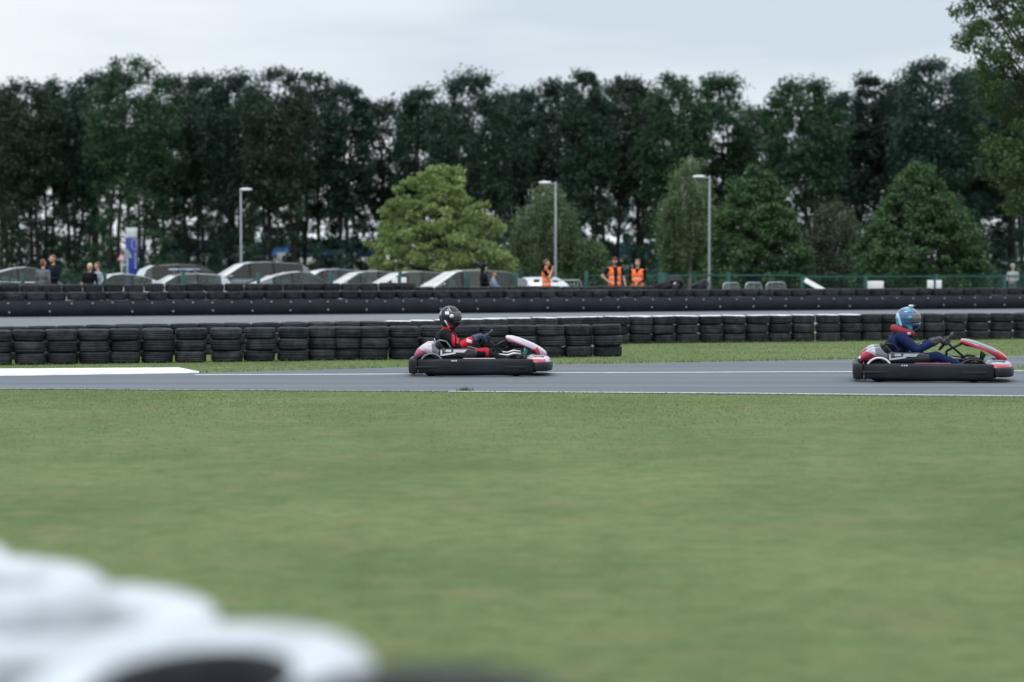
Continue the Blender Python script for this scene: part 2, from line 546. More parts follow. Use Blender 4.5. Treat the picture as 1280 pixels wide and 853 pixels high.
def scatter(y0, y1, n, test):
    Y = RNG.uniform(y0, y1, n * 2); X = RNG.uniform(-1, 1, n * 2) * (.225 * Y + .6)
    keep = RNG.uniform(0, 1, n * 2) < (.225 * Y + .6) / (.225 * y1 + .6)
    P = np.stack([X, Y], 1)[keep][:n]
    return P[test(P)]

lawn_poly = [(-20, 5)] + [(p.x, p.y - .05) for p in near_e] + [(20, 5)]
P = scatter(13, 32.5, 230000, lambda p: inpoly(p, lawn_poly))
fade = np.clip((P[:, 1] - 14) / 15, 0, 1); P = P[RNG.uniform(0, 1, len(P)) < .42 * fade ** 1.8]
pat = np.sin(P[:, 0] * 1.3 + np.sin(P[:, 1] * .9)) * .5 + .5
V, Fq = blades(P, RNG.uniform(.006, .02, len(P)) * (.7 + .6 * pat) * np.clip((P[:, 1] - 8) / 22, .3, 1), RNG.uniform(.008, .016, len(P)), flat=3.0)
tag(quad_mesh('grass', V, Fq, M_blade), 'short green grass covering the wide lawn before the track', 'grass', kind='stuff')

inner_poly = [(p.x, p.y + .12) for p in far_e[1:]] + [G(1700, 412).xy[:], G(1000, 418).xy[:], G(600, 430).xy[:], G(-100, 446).xy[:], G(-100, 461.5).xy[:], G(222, 460.3).xy[:], (G(255, 464).x, G(255, 464).y)]
P = scatter(34, 64, 90000, lambda p: inpoly(p, inner_poly))
V, Fq = blades(P, RNG.uniform(.015, .045, len(P)), RNG.uniform(.008, .016, len(P)), flat=2.0)
P2 = RNG.uniform(0, 1, (4000, 2)); 
isl_min = (G(1262, 460).x, 34.5); 
P2 = np.stack([isl_min[0] + P2[:, 0] * 3.5, 35 + P2[:, 1] * 7], 1); P2 = P2[inpoly(P2, [p.xy[:] for p in isl])]
V2, F2 = blades(P2, RNG.uniform(.02, .06, len(P2)), RNG.uniform(.008, .016, len(P2)), .009)
V = np.concatenate([V, V2]); Fq = np.concatenate([Fq, F2 + len(V) - len(V2)])
tag(quad_mesh('grass', V, Fq, M_blade), 'rough grass strip between the track and the tyre rows', 'grass', kind='stuff')

# ================================================================== tyres
def tyre_profile(ro, ri, h, grooves=3):
    hh = h / 2
    p = [(ri, -hh * .72), (ri + .012, -hh * .86), (ri + (ro - ri) * .35, -hh * .99), (ro - .05, -hh), (ro - .024, -hh * .93), (ro - .009, -hh * .82), (ro - .002, -hh * .64)]
    gw = .006
    for g in range(grooves):
        z = -hh * .5 + hh * 1.0 * g / (grooves - 1)
        p += [(ro, z - gw), (ro - .0035, z - gw * .5), (ro - .0035, z + gw * .5), (ro, z + gw)]
    p += [(ro - .002, hh * .64), (ro - .009, hh * .82), (ro - .024, hh * .93), (ro - .05, hh), (ri + (ro - ri) * .35, hh * .99), (ri + .012, hh * .86), (ri, hh * .72), (ri - .004, 0)]
    return p

def mat_tyre(name, white=None, ro=.265, h=.19, tone=1.0):
    m = bpy.data.materials.new(name); m.use_nodes = True
    nt = m.node_tree; b = nt.nodes['Principled BSDF']
    b.inputs['Roughness'].default_value = .6; b.inputs['Specular IOR Level'].default_value = .16
    tc = nt.nodes.new('ShaderNodeTexCoord')
    oi = nt.nodes.new('ShaderNodeObjectInfo')
    addv = nt.nodes.new('ShaderNodeVectorMath'); addv.operation = 'ADD'
    nt.links.new(tc.outputs['Object'], addv.inputs[0])
    sc = nt.nodes.new('ShaderNodeMath'); sc.operation = 'MULTIPLY'; sc.inputs[1].default_value = 37
    nt.links.new(oi.outputs['Random'], sc.inputs[0])
    nt.links.new(sc.outputs[0], addv.inputs[1])
    n = nt.nodes.new('ShaderNodeTexNoise'); n.inputs['Scale'].default_value = 7; n.inputs['Detail'].default_value = 6
    nt.links.new(addv.outputs[0], n.inputs['Vector'])
    r = nt.nodes.new('ShaderNodeValToRGB'); e = r.color_ramp.elements
    e[0].position = .35; e[1].position = .75
    e[0].color = (.0135 * tone, .0165 * tone, .021 * tone, 1); e[1].color = (.04 * tone, .045 * tone, .052 * tone, 1)
    nt.links.new(n.outputs['Fac'], r.inputs[0])
    # per tyre wear: some greyer and browner
    r2 = nt.nodes.new('ShaderNodeValToRGB'); e = r2.color_ramp.elements
    e[0].color = (.75, .78, .82, 1); e[1].color = (1.5, 1.42, 1.32, 1); e[0].position = .2
    nt.links.new(oi.outputs['Random'], r2.inputs[0])
    mu = nt.nodes.new('ShaderNodeMixRGB'); mu.blend_type = 'MULTIPLY'; mu.inputs['Fac'].default_value = 1
    nt.links.new(r.outputs[0], mu.inputs['Color1']); nt.links.new(r2.outputs[0], mu.inputs['Color2'])
    col = mu.outputs[0]
    if white:
        sep = nt.nodes.new('ShaderNodeSeparateXYZ'); nt.links.new(tc.outputs['Object'], sep.inputs[0])
        ad = nt.nodes.new('ShaderNodeMath'); ad.operation = 'MULTIPLY_ADD'
        nt.links.new(n.outputs['Fac'], ad.inputs[0]); ad.inputs[1].default_value = white[1]
        nt.links.new(sep.outputs['Z'], ad.inputs[2])
        st = nt.nodes.new('ShaderNodeMapRange')
        st.inputs['From Min'].default_value = white[0]; st.inputs['From Max'].default_value = white[0] + .012
        nt.links.new(ad.outputs[0], st.inputs['Value'])
        mx = nt.nodes.new('ShaderNodeMixRGB'); nt.links.new(st.outputs[0], mx.inputs['Fac'])
        nt.links.new(col, mx.inputs['Color1']); mx.inputs['Color2'].default_value = (.43, .47, .52, 1) if white[0] < 0 else (.6, .63, .67, 1)
        col = mx.outputs[0]
        if white[0] < 0:
            nn = nt.nodes.new('ShaderNodeTexNoise'); nn.inputs['Scale'].default_value = 9; nn.inputs['Detail'].default_value = 5
            nt.links.new(addv.outputs[0], nn.inputs['Vector'])
            rr = nt.nodes.new('ShaderNodeValToRGB'); e = rr.color_ramp.elements; e[0].position = .3; e[1].position = .6
            e[0].color = (.36, .385, .42, 1); e[1].color = (.52, .56, .61, 1)
            nt.links.new(nn.outputs['Fac'], rr.inputs[0]); nt.links.new(rr.outputs[0], mx.inputs['Color2'])
    nt.links.new(col, b.inputs['Base Color'])
    # tread blocks
    wv = nt.nodes.new('ShaderNodeTexNoise'); wv.inputs['Scale'].default_value = 45; wv.inputs['Detail'].default_value = 3
    nt.links.new(addv.outputs[0], wv.inputs['Vector'])
    bp = nt.nodes.new('ShaderNodeBump'); bp.inputs['Strength'].default_value = .35; bp.inputs['Distance'].default_value = .012
    nt.links.new(wv.outputs['Fac'], bp.inputs['Height']); nt.links.new(bp.outputs[0], b.inputs['Normal'])
    return m

TY_R, TY_H = .268, .19
M_tyre = mat_tyre('tyre_rubber')
M_tyre_w = mat_tyre('tyre_white_top', (.092, .03))
M_tyre_fgw = mat_tyre('tyre_white_paint', (-.062, .12))
M_tyre_big = mat_tyre('truck_tyre_rubber', tone=.9)

def tyre_mesh(name, ro, ri, h, m, grooves=3, seg=40):
    mb = MB(); mb.lathe(tyre_profile(ro, ri, h, grooves), seg, close=True)
    o = mb.build(name, m); me = o.data
    bpy.data.objects.remove(o)
    return me
ME_T = [tyre_mesh('tyre', TY_R * s, .16, TY_H, M_tyre, g) for s, g in ((1, 3), (.985, 4), (1.0, 2))]
ME_TW = [tyre_mesh('tyre', TY_R * s, .16, TY_H, M_tyre_w, g) for s, g in ((1, 3), (.985, 4))]
ME_FG = tyre_mesh('tyre', .30, .158, .19, M_tyre_fgw, 3, 64)
for p_ in ME_FG.polygons:
    if math.hypot(p_.center.x, p_.center.y) < .166: p_.material_index = 1
ME_FG.materials.append(M_tyre)
ME_FG2 = tyre_mesh('tyre', .30, .158, .19, M_tyre_fgw, 3, 64)
ME_FGB = tyre_mesh('tyre', .285, .185, .19, M_tyre, 3, 64)
BT_R, BT_H = .315, .262
ME_B = [tyre_mesh('tyre', BT_R, .2, BT_H, M_tyre_big, g) for g in (3, 4, 2)]

ORD = ('first second third fourth fifth sixth seventh eighth ninth tenth eleventh twelfth thirteenth fourteenth fifteenth sixteenth '
       'seventeenth eighteenth nineteenth twentieth twenty-first twenty-second twenty-third twenty-fourth twenty-fifth twenty-sixth '
       'twenty-seventh twenty-eighth twenty-ninth thirtieth').split()

def put_tyre(me, loc, label, group, tilt=.022):
    o = link('tyre', me)
    o.location = loc
    o.rotation_euler = (random.uniform(-tilt, tilt), random.uniform(-tilt, tilt), random.uniform(0, 6.28))
    return tag(o, label, 'tyre', group)

LEV = ('bottom', 'middle', 'top')
fb = [-30, 11.6, 53.9, 94, 133.5, 173, 215, 258, 302, 344.5, 383, 416, 447, 484, 522.5, 561, 597.5, 634, 669.7, 704.7, 741, 777.5]
front = [(fb[i] + fb[i + 1]) / 2 for i in range(len(fb) - 1)]
for i, px in enumerate(front):
    g = G(px, 457 - 11.0 * px / 778)
    narrow = 383 < px < 447
    n_end = len(front) - 1 - i
    for k in range(3):
        loc = (g.x + random.uniform(-.022, .022), g.y + TY_R + random.uniform(-.02, .03) + (.1 if narrow else 0), TY_H / 2 + k * TY_H + .002)
        put_tyre(random.choice(ME_T), loc, f'{LEV[k]} black tyre in the {ORD[n_end]} front-row stack from the open end', 'tyres stacked in the front row')

bb = [-40, -4, 31.5, 68, 104, 140, 176, 209, 245, 277, 312, 347, 382, 415.6, 448, 480, 511.6, 542.5, 574.5, 602.5, 634, 664.5, 696.5, 725.5, 756, 786, 815.5, 844, 875, 904, 933.6, 961, 990, 1020.6, 1051, 1077, 1102, 1128, 1154.5, 1181, 1211, 1239, 1269, 1299]
xs = [0, 200, 480, 600, 781, 1000, 1230, 1320]; ys = [450.8, 445, 440, 434.8, 430, 427.6, 424.8, 423.5]
nb = len(bb) - 1
over = [i for i in range(nb) if (bb[i] + bb[i + 1]) / 2 < 778]
clear = [i for i in range(nb) if i not in over]
for i in range(nb):
    px = (bb[i] + bb[i + 1]) / 2
    s = float(np.interp(px, xs, ys))
    g = G(px, s)
    white = 478 < px < 1078
    for k in range(3):
        loc = (g.x + random.uniform(-.02, .02), g.y + TY_R + random.uniform(-.02, .03), TY_H / 2 + k * TY_H + .002)
        me = random.choice(ME_TW) if (white and k == 2) else random.choice(ME_T)
        look = 'white-topped' if (white and k == 2) else 'black'
        if i in over:
            if k < 2: lab = 'black tyre under the back-row tyres that peek over the front row'
            else: lab = f'{look} tyre peeking over the front row, {ORD[len(over) - 1 - i]} from its open end'
        else:
            lab = f'{LEV[k]} {look} tyre in the {ORD[i - clear[0]]} back-row stack past the front row'
        put_tyre(me, loc, lab, 'tyres stacked in the back row' if not (i in over and k < 2) else 'lower tyres of the back row')

# ------------------------------------------------------------------ belted wall beyond the second track
def wall_pt(px):            # front foot of the belted wall
    return G(px, 397 - 10.6 * px / 1280)
A, B = wall_pt(-150), wall_pt(1430)
wd = (B - A); WL = wd.length; wd.normalize(); wn = Vector((-wd.y, wd.x, 0))
WANG = math.atan2(wd.y, wd.x)
WBH = .505
def px_of(p):
    # photo column of a world point
    f = p.y * math.cos(PITCH) - (p.z - CAMZ) * math.sin(PITCH)
    return 640 + F * p.x / f

LAND = [(55, 'the two talking men'), (112, 'the blonde woman'), (165, 'the blue totem'), (301, 'the car park lamp'), (500, 'the paired notices'),
        (606, 'the hooded adult'), (683, 'the hand-raising marshal'), (768, 'the capped marshal'), (886, 'the lamp by the birch'),
        (950, 'the row of barriers'), (1094, 'the wide white board'), (1168, 'the two small boards'), (1266, 'the pale figure')]
def land_labels(items, head):
    """items: list of (px, object): labels by the nearest landmark, counted outwards from it"""
    by = {}
    for px, o in items:
        l = min(range(len(LAND)), key=lambda j: abs(LAND[j][0] - px))
        by.setdefault(l, []).append((px - LAND[l][0], o))
    for l, lst in by.items():
        lst.sort(key=lambda t: abs(t[0]))
        o0 = lst[0][1]; o0['label'] = f'{head} right below {LAND[l][1]}'
        for side, word in ((-1, 'left'), (1, 'right')):
            k = 0
            for d, o in lst[1:]:
                if d * side > 0:
                    o['label'] = f'{head}, {ORD[k]} to the {word} of {LAND[l][1]}'; k += 1

M_belt = mat('conveyor_rubber', (.0155, .0195, .0275), .62, spec=.16, var=.2, scale=2.2, bump=.2, bscale=14, rvar=.12)
M_bolt = mat('bolt_steel', (.36, .38, .41), .5, metal=.5, var=.2)
wall = empty('belt_barrier', A, WANG, 'long black rubber belt bolted along the foot of the far tyre wall', 'barrier')
bm_ = MB(); bm_.sm = False
nseg = 90
rings = []
for i in range(nseg + 1):
    x = WL * i / nseg
    bulge = .012 * math.sin(x * 2.2) + .008 * math.sin(x * 5.1 + 1)
    top = WBH + .006 * math.sin(x * 1.7) + random.uniform(-.003, .003)
    rings.append([(x, bulge - .01, .01), (x, bulge * 1.3 - .022, .25), (x, bulge - .01, top), (x, bulge + .014, top), (x, bulge + .014, .01)])
bm_.loft(rings, True, True, True)
bm_.build('rubber_belt', M_belt, wall)
step = .645
ntop = int(WL / step)
bolt_me = None
for i in range(1, ntop):
    x = i * step
    for z in ([.42, .16] if i % 2 == 0 else [.42]):
        if z < .3 and (i // 2) % 11 == 5: continue
        if bolt_me is None:
            b = MB(); b.lathe([(.002, -.028), (.024, -.028), (.027, -.01), (.015, .004)], 10, axis='y')
            o = b.build('bolt', M_bolt, wall); bolt_me = o.data
        else:
            o = link('bolt', bolt_me, wall)
        o.location = (x + random.uniform(-.03, .03), -.032, z + random.uniform(-.012, .012))

items = []; items2 = []
for i in range(int(WL / .64)):
    c = A + wd * (.3 + i * .64) + wn * (BT_R + .03)
    o = put_tyre(random.choice(ME_B), (c.x + random.uniform(-.02, .02), c.y + random.uniform(-.04, .04), WBH - .004 + BT_H / 2 + random.uniform(0, .012)),
                 None, 'tyres topping the belted wall', .02)
    p = px_of(c)
    if -20 < p < 1300: items.append((p, o))
    else: bpy.data.objects.remove(o)
for i in range(int(WL / .66)):
    c = A + wd * (.15 + i * .66) + wn * (BT_R * 3 + .22 + random.uniform(-.03, .05))
    p = px_of(c)
    if p < -20 or p > 860: continue
    z = (.752 if p < 520 else .62) + random.uniform(-.012, .012)
    o = put_tyre(random.choice(ME_B), (c.x, c.y, z + BT_H / 2), None, 'tyres of the row behind the belted wall', .02)
    items2.append((p, o))
land_labels(items, 'black tyre on the belted wall')
land_labels(items2, 'rearmost tyre behind the belted wall')
# loose tyres thrown on the wall
for (px, dz, rx, ry, lab) in ((858, .98, -.62, .12, 'loose black tyre leaning on the wall under the slanted rail'), (844, .87, -.2, -.3, 'loose black tyre lying low beside the leaning loose tyre'),
                              (892, .9, -.1, -.42, 'loose black tyre tipped open beside the crowd barriers')):
    c = A + wd * ((XY(px, 82) - A.x) / wd.x) + wn * .75
    o = link('tyre', ME_B[0]); o.location = (c.x, c.y, dz); o.rotation_euler = (rx, ry, .3)
    tag(o, lab, 'tyre', 'loose tyres on the belted wall')

# foreground stacks beside the photographer
FGZ = 1.0
for (x, y, w, tx, ty, lab) in ((-.12, 3.44, 0, .17, .0, 'unpainted black tyre'), (-.505, 3.83, 1, .165, -.09, 'nearest white-painted tyre'), (-.845, 4.52, 2, .07, -.02, 'second nearest white-painted tyre'),
                       (-1.15, 5.06, 2, .03, .02, 'third white-painted tyre'), (-1.45, 5.5, 2, .03, 0, 'farthest white-painted tyre'), (-1.03, 3.42, 2, .03, 0, 'white-painted tyre cut off by the frame')):
    for k in range(5):
        top = k == 4
        o = put_tyre((ME_FGB if not (w and top) else ME_FG if w == 1 else ME_FG2), (x + (0 if top else random.uniform(-.01, .01)), y, FGZ - .095 - (4 - k) * .186 - (.012 if not top else 0)),
                 (lab + ' topping a blurred stack close to the photographer') if top else 'black tyre lower down in the blurred stacks near the photographer',
                 'tyre stacks close to the photographer' if top else 'lower tyres of the close stacks', .004)
        if top: o.rotation_euler = (tx, ty, 0)

# weeds at the feet of the tyres and along the track edge
Wp = []
for px in front + [p for p in np.linspace(784, 1290, 90)]:
    base = 457 - 11.0 * px / 778 if px < 778 else float(np.interp(px, xs, ys))
    g = G(px, base)
    n = random.randint(4, 26)
    for _ in range(n):
        Wp.append((g.x + random.gauss(0, .16), g.y - abs(random.gauss(0, .05)) - .01))
nfeet = len(Wp)
for _ in range(1500):
    t = random.random(); i = random.choice([0, 1, 2])
    a, b = near_e[i + 0], near_e[i + 1]
    p = a.lerp(b, t); Wp.append((p.x, p.y + random.gauss(-.02, .04)))
for _ in range(900):
    i = random.randint(2, 6); p = far_e[i].lerp(far_e[i + 1], random.random()); Wp.append((p.x, p.y + random.gauss(.04, .06)))
gt = G(581, 489)
for _ in range(90): Wp.append((gt.x + random.gauss(0, .045), gt.y + random.gauss(0, .04)))
Wp = np.array(Wp)
hh = RNG.uniform(.02, .075, len(Wp)); hh[-90:] = RNG.uniform(.02, .075, 90)
hh[nfeet:nfeet + 1500] *= .4
V, Fq = blades(Wp, hh, RNG.uniform(.008, .016, len(Wp)))
tag(quad_mesh('weeds', V, Fq, M_weed), 'taller tufts of weed along the tyres and track edges', 'weeds', kind='stuff')

# ================================================================== fence and things along it
M_green = mat('fence_green_paint', (.01, .085, .075), .45, var=.15, scale=12)
M_white = mat('white_board_paint', (.78, .8, .82), .5, var=.06)
M_galv = mat('galvanised_steel', (.42, .46, .48), .38, metal=.75, var=.15, scale=14)
M_wood = mat('pale_stake_wood', (.5, .42, .3), .8, var=.2, scale=20)
def behind(px, off, z=0.0):
    """point on the line parallel to the belted wall, off metres behind its face, seen in photo column px"""
    Y = 85.0
    for _ in range(8):
        x = XY(px, Y); p = A + wd * ((x - (A.x + wn.x * off)) / wd.x) + wn * off; Y = p.y
    return Vector((p.x, p.y, z))
FO = 3.4
cp = [A - wd * 40 + wn * .05, B + wd * 30 + wn * .05]
tag(sheet('car_park', [(cp[0].x, cp[0].y), (cp[1].x, cp[1].y), (60, 135), (-70, 135)], .005, M_carpark), kind='structure')
fx = [-60, 28, 131, 229, 323, 414, 500, 583, 645, 733, 828, 911, 1003, 1082, 1170, 1256, 1340]
fp = [behind(x, FO) for x in fx]
FH = 1.32
f0 = fp[0]
fence = empty('mesh_fence', f0, WANG, 'green steel mesh fence on square posts beyond the tyre wall', 'fence')
ds = [(p - f0).dot(wd) for p in fp]
post_me = None
for i, d in enumerate(ds):
    h = FH + (.05 if fx[i] < 800 else 0) - (.1 if fx[i] > 1000 else 0)
    b = MB(); b.rbox((0, 0, h / 2), (.11 if fx[i] != 828 else .3, .09, h), .008, n=1); b.rbox((0, 0, h + .006), (.12, .1, .012), .004, n=1)
    o = b.build('post', M_green, fence); o.location = (d, 0, 0)
for i in range(len(ds) - 1):
    b = MB(); b.sm = False
    L = ds[i + 1] - ds[i] - .12; h = FH - .1
    n = int(L / .1)
    for k in range(n + 1): b.box((k * L / n, 0, h / 2 + .05), (.0045, .0045, h))
    for k in range(7): b.box((L / 2, .009, .06 + h * k / 6.05), (L, .006, .006))
    if fx[i] > 700: b.box((L / 2, 0, FH - .09 - (.05 if fx[i] > 1000 else 0)), (L, .05, .055))
    o = b.build('mesh_panel', M_green, fence); o.location = (ds[i] + .06, -.02, 0)

def board(px0, px1, y0, y1, off, label, name='notice_board'):
    Y = behind((px0 + px1) / 2, off).y
    a, b = PY(px0, y0, Y), PY(px1, y1, Y)
    m = MB(); m.rbox((0, 0, 0), (b.x - a.x, .02, a.z - b.z), .008, n=1)
    o = m.build(name, M_white); o.location = ((a.x + b.x) / 2, Y, (a.z + b.z) / 2)
    return tag(o, label, 'board', 'white boards on the green fence')
board(490, 497, 347, 361, FO - .12, 'narrow white notice on the green fence before the mid grey hatchback')
board(501.5, 508, 347, 361, FO - .12, 'narrow white notice on the green fence before the silver estate')
board(1084, 1104.5, 351.5, 362, FO - .12, 'wide white board hung low on the green fence')
board(1159, 1167, 350.5, 361.5, FO - .12, 'small white board on the fence, on the wide board\'s side of its pair')
board(1170, 1177, 350.5, 361.5, FO - .12, 'small white board on the fence, on the pale figure\'s side of its pair')

def barrier(px, off, rz, L, H, label):
    p = behind(px, off)
    r = empty('crowd_barrier', p, WANG + rz, label, 'barrier', 'steel crowd barriers along the fence')
    m = MB()
    c = .15
    pts = [(-L / 2, 0, .2), (-L / 2, 0, H - c)] + [(-L / 2 + c - c * math.cos(a), 0, H - c + c * math.sin(a)) for a in (R(30), R(60), R(90))] + \
          [(L / 2 - c + c * math.sin(a), 0, H - c + c * math.cos(a)) for a in (0, R(30), R(60), R(90))] + [(L / 2, 0, .2), (-L / 2, 0, .2)]
    m.tube(pts, .021, 8)
    m.build('frame', M_galv, r)
    n = int(L / .13)
    b = MB()
    for k in range(1, n): b.tube([(-L / 2 + L * k / n, 0, .2), (-L / 2 + L * k / n, 0, H)], .007, 6)
    b.build('bars', M_galv, r)
    for s in (-1, 1):
        f = MB(); f.tube([(s * L * .38, -.28, .02), (s * L * .38, -.2, .05), (s * L * .38, 0, .2), (s * L * .38, .2, .05), (s * L * .38, .28, .02)], .016, 6); f.build('foot', M_galv, r)
barrier(707, FO - 1.0, .12, 1.25, 1.08, 'grey steel crowd barrier behind the marshal with a raised hand')
barrier(914, FO - .8, .45, .95, .97, 'grey steel crowd barrier closest to the loose tyres')
barrier(942, FO - .8, .45, .95, .97, 'grey steel crowd barrier in the middle of the three by the fence')
barrier(970, FO - .8, .3, .98, .98, 'grey steel crowd barrier closest to the leaning white plank')

def lean(name, a, b, w, t, m, label, cat, group=None):
    d = b - a; o = MB(); o.box((0, 0, d.length / 2), (w, t, d.length)); ob = o.build(name, m)
    ob.location = a; ob.rotation_mode = 'QUATERNION'; ob.rotation_quaternion = Vector((0, 0, 1)).rotation_difference(d)
    return tag(ob, label, cat, group)
Yp = behind(1016, FO - .5).y
lean('plank', PY(1038, 368, Yp), PY(1006, 350, Yp + .3), .17, .04, M_white, 'white plank leaning at a slant against the green fence', 'plank')
Yp = behind(846, FO - .6).y
lean('rail', PY(838, 364, Yp), PY(848, 346, Yp + .2), .06, .05, M_galv, 'grey slanted rail rising behind the loose tyres', 'rail')
for (px, x2, lab) in ((275, 270, 'pale wooden stake behind the wall before the grey estate car'), (306, 307, 'upright pale wooden stake in the middle of three'), (331, 326, 'pale wooden stake leaning before the fastback coupe')):
    Yp = behind(px, 1.3).y
    lean('stake', PY(px, 366, Yp), PY(x2, 356.5, Yp), .045, .03, M_wood, lab, 'stake', 'wooden stakes behind the tyre wall')

# ================================================================== parked cars
M_glass = mat('car_glass', (.035, .066, .072), .06, var=.05, ior=1.5, rvar=.02)
M_glass_l = mat('windscreen_glass', (.2, .22, .245), .08, var=.1, ior=1.8, rvar=.02)
def mat_seethrough(name, tint, extra=0.0):
    m = bpy.data.materials.new(name); m.use_nodes = True; nt = m.node_tree
    out = nt.nodes['Material Output']; nt.nodes.remove(nt.nodes['Principled BSDF'])
    tr = nt.nodes.new('ShaderNodeBsdfTransparent'); tr.inputs[0].default_value = (*tint, 1)
    gl = nt.nodes.new('ShaderNodeBsdfGlossy'); gl.inputs['Roughness'].default_value = .04
    fr = nt.nodes.new('ShaderNodeFresnel'); fr.inputs['IOR'].default_value = 1.55
    ad = nt.nodes.new('ShaderNodeMath'); ad.inputs[1].default_value = extra; ad.use_clamp = True
    nt.links.new(fr.outputs[0], ad.inputs[0])
    mx = nt.nodes.new('ShaderNodeMixShader'); nt.links.new(ad.outputs[0], mx.inputs['Fac'])
    nt.links.new(tr.outputs[0], mx.inputs[1]); nt.links.new(gl.outputs[0], mx.inputs[2]); nt.links.new(mx.outputs[0], out.inputs['Surface'])
    return m
M_glass = mat_seethrough('car_glass', (.3, .42, .43), .0); M_glass_d = mat_seethrough('tinted_car_glass', (.06, .06, .06), .0)
M_glass_l = mat_seethrough('windscreen_glass', (.45, .52, .55), .12)
M_trim = mat('car_seat_cloth', (.012, .013, .015), .9, spec=.1)
M_rub = mat('car_tyre_rubber', (.02, .02, .022), .7)
M_rim = mat('alloy_rim', (.5, .5, .52), .3, metal=.8)
M_plast = mat('black_plastic', (.012, .013, .015), .5, spec=.2)
M_lampg = mat('headlamp_lens', (.6, .63, .66), .1, coat=.5)
M_lampr = mat('tail_lamp_lens', (.3, .01, .012), .15, coat=.5)
M_chrome = mat('chrome_trim', (.8, .82, .84), .15, metal=1)

CARP = {
 'suv': ([(0, .5), (.02, .62), (.3, .645), (.7, .645), (.77, .62), (.95, .54), (1, .38)], [(.015, .63), (.06, .88), (.12, .965), (.35, 1), (.5, .99), (.57, .95), (.755, .63)], [(.10, .33), (.35, .52), (.54, .70)]),
 'estate': ([(0, .45), (.03, .58), (.3, .6), (.72, .6), (.78, .58), (.95, .47), (1, .35)], [(.02, .58), (.12, .88), (.18, .955), (.4, 1), (.54, .985), (.6, .945), (.79, .575)], [(.12, .35), (.37, .55), (.57, .73)]),
 'hatch': ([(0, .5), (.03, .6), (.3, .61), (.72, .6), (.78, .58), (.95, .46), (1, .34)], [(.02, .6), (.08, .84), (.15, .95), (.36, 1), (.5, .985), (.57, .94), (.78, .58)], [(.14, .36), (.38, .54), (.56, .72)]),
 'coupe': ([(0, .5), (.04, .6), (.25, .65), (.66, .63), (.78, .58), (.93, .49), (1, .36)], [(.03, .6), (.15, .74), (.27, .885), (.38, .965), (.48, 1), (.57, .965), (.76, .6)], [(.24, .40), (.415, .71)]),
}
def car(px, Y, L, H, kind, face, paint, label, W=1.78, rz=0.0, extra=None, z=0.0):
    deck, roof, wins = CARP[kind]
    x0 = XY(px, Y)
    root = empty('parked_car', (x0, Y, z), WANG + rz + (0 if face > 0 else math.pi), label, 'car', 'cars parked beyond the fence')
    hw = W / 2
    dx = [(t - .5) * L for t, _ in deck]; dz = [h * H for _, h in deck]
    rx = [(t - .5) * L for t, _ in roof]; rzs = [h * H for _, h in roof]
    zb = lambda x: float(np.interp(x, dx, dz)); zr = lambda x: float(np.interp(x, rx, rzs))
    b = MB()
    rings = []
    for t in np.linspace(0, 1, 25):
        x = (t - .5) * L
        e = 1 - abs(2 * t - 1) ** 7 * .22
        w = hw * e; zt = zb(x)
        bot = .2 + (.12 if t < .04 or t > .96 else 0)
        half = [(0, bot), (w * .8, bot), (w * .96, bot + .08), (w, .42), (w * .995, zt - .16), (w * .965, zt - .055), (w * .88, zt - .01), (w * .5, zt + .005), (0, zt + .012)]
        rings.append([(x, -y, zz) for y, zz in half] + [(x, y, zz) for y, zz in half[-2:0:-1]])
    b.loft(rings, True, True)
    parts = {'windscreen': MB(), 'rear_window': MB()}
    xs_ = set(rx)
    for a, c in wins: xs_ |= {(a - .5) * L, (c - .5) * L}
    xs_ |= set(np.linspace(rx[0], rx[-1], 20)); xs_ = sorted(xs_)
    pil = {(k, s): MB() for k in range(len(wins) - 1) for s in (-1, 1)}
    wm = {(k, s): MB() for k in range(len(wins)) for s in (-1, 1)}
    def hwid(x, zz): return hw * .955 * (1 - .27 * max(0, (zz - zb(x))) / (.4 * H)) * (1 - .06 * abs(2 * x / L) ** 2)
    rtop_front = (roof[-2][0] - .5) * L; rtop_back = (roof[2][0] - .5) * L if kind != 'coupe' else (roof[3][0] - .5) * L
    vb = (0, .06, .965, 1); ub = (-1, -.93, -.45, 0, .45, .93, 1)
    def sidep(x, v, s):
        lo, hi = zb(x) - .03, max(zr(x), zb(x) - .02)
        zz = lo + (hi - lo) * v
        return (x, s * hwid(x, zz), zz)
    def topp(x, u):
        zz = max(zr(x), zb(x) - .02)
        return (x, u * hwid(x, zz), zz + .022 * (1 - u * u))
    for i in range(len(xs_) - 1):
        a, c = xs_[i], xs_[i + 1]; mid = (a + c) / 2
        for s in (-1, 1):
            for j in range(3):
                tgt = b
                if j == 1:
                    for k, (p, q) in enumerate(wins):
                        if (p - .5) * L <= mid <= (q - .5) * L: tgt = wm[(k, s)]
                    if tgt is b and (wins[0][0] - .5) * L < mid < (wins[-1][1] - .5) * L: tgt = pil[([k for k in range(len(wins) - 1) if mid > (wins[k][1] - .5) * L][-1], s)]
                tgt.add([sidep(a, vb[j], s), sidep(c, vb[j], s), sidep(c, vb[j + 1], s), sidep(a, vb[j + 1], s)], [(0, 1, 2, 3)])
        for j in range(6):
            tgt = b
            if 0 < j < 5:
                if mid > rtop_front + .03 * L * 0 and mid < rx[-1]: tgt = parts['windscreen']
                elif mid < rtop_back: tgt = parts['rear_window']
            tgt.add([topp(a, ub[j]), topp(c, ub[j]), topp(c, ub[j + 1]), topp(a, ub[j + 1])], [(0, 1, 2, 3)])
    b.build('body', paint, root)
    [p_.build('door_pillar', M_plast, root) for p_ in pil.values()]
    parts['windscreen'].build('windscreen', M_glass_l, root); parts['rear_window'].build('rear_window', M_glass, root)
    for (k, s), m_ in wm.items(): m_.build('side_window', M_glass_d if (kind == 'suv' and k < 2) else M_glass, root)
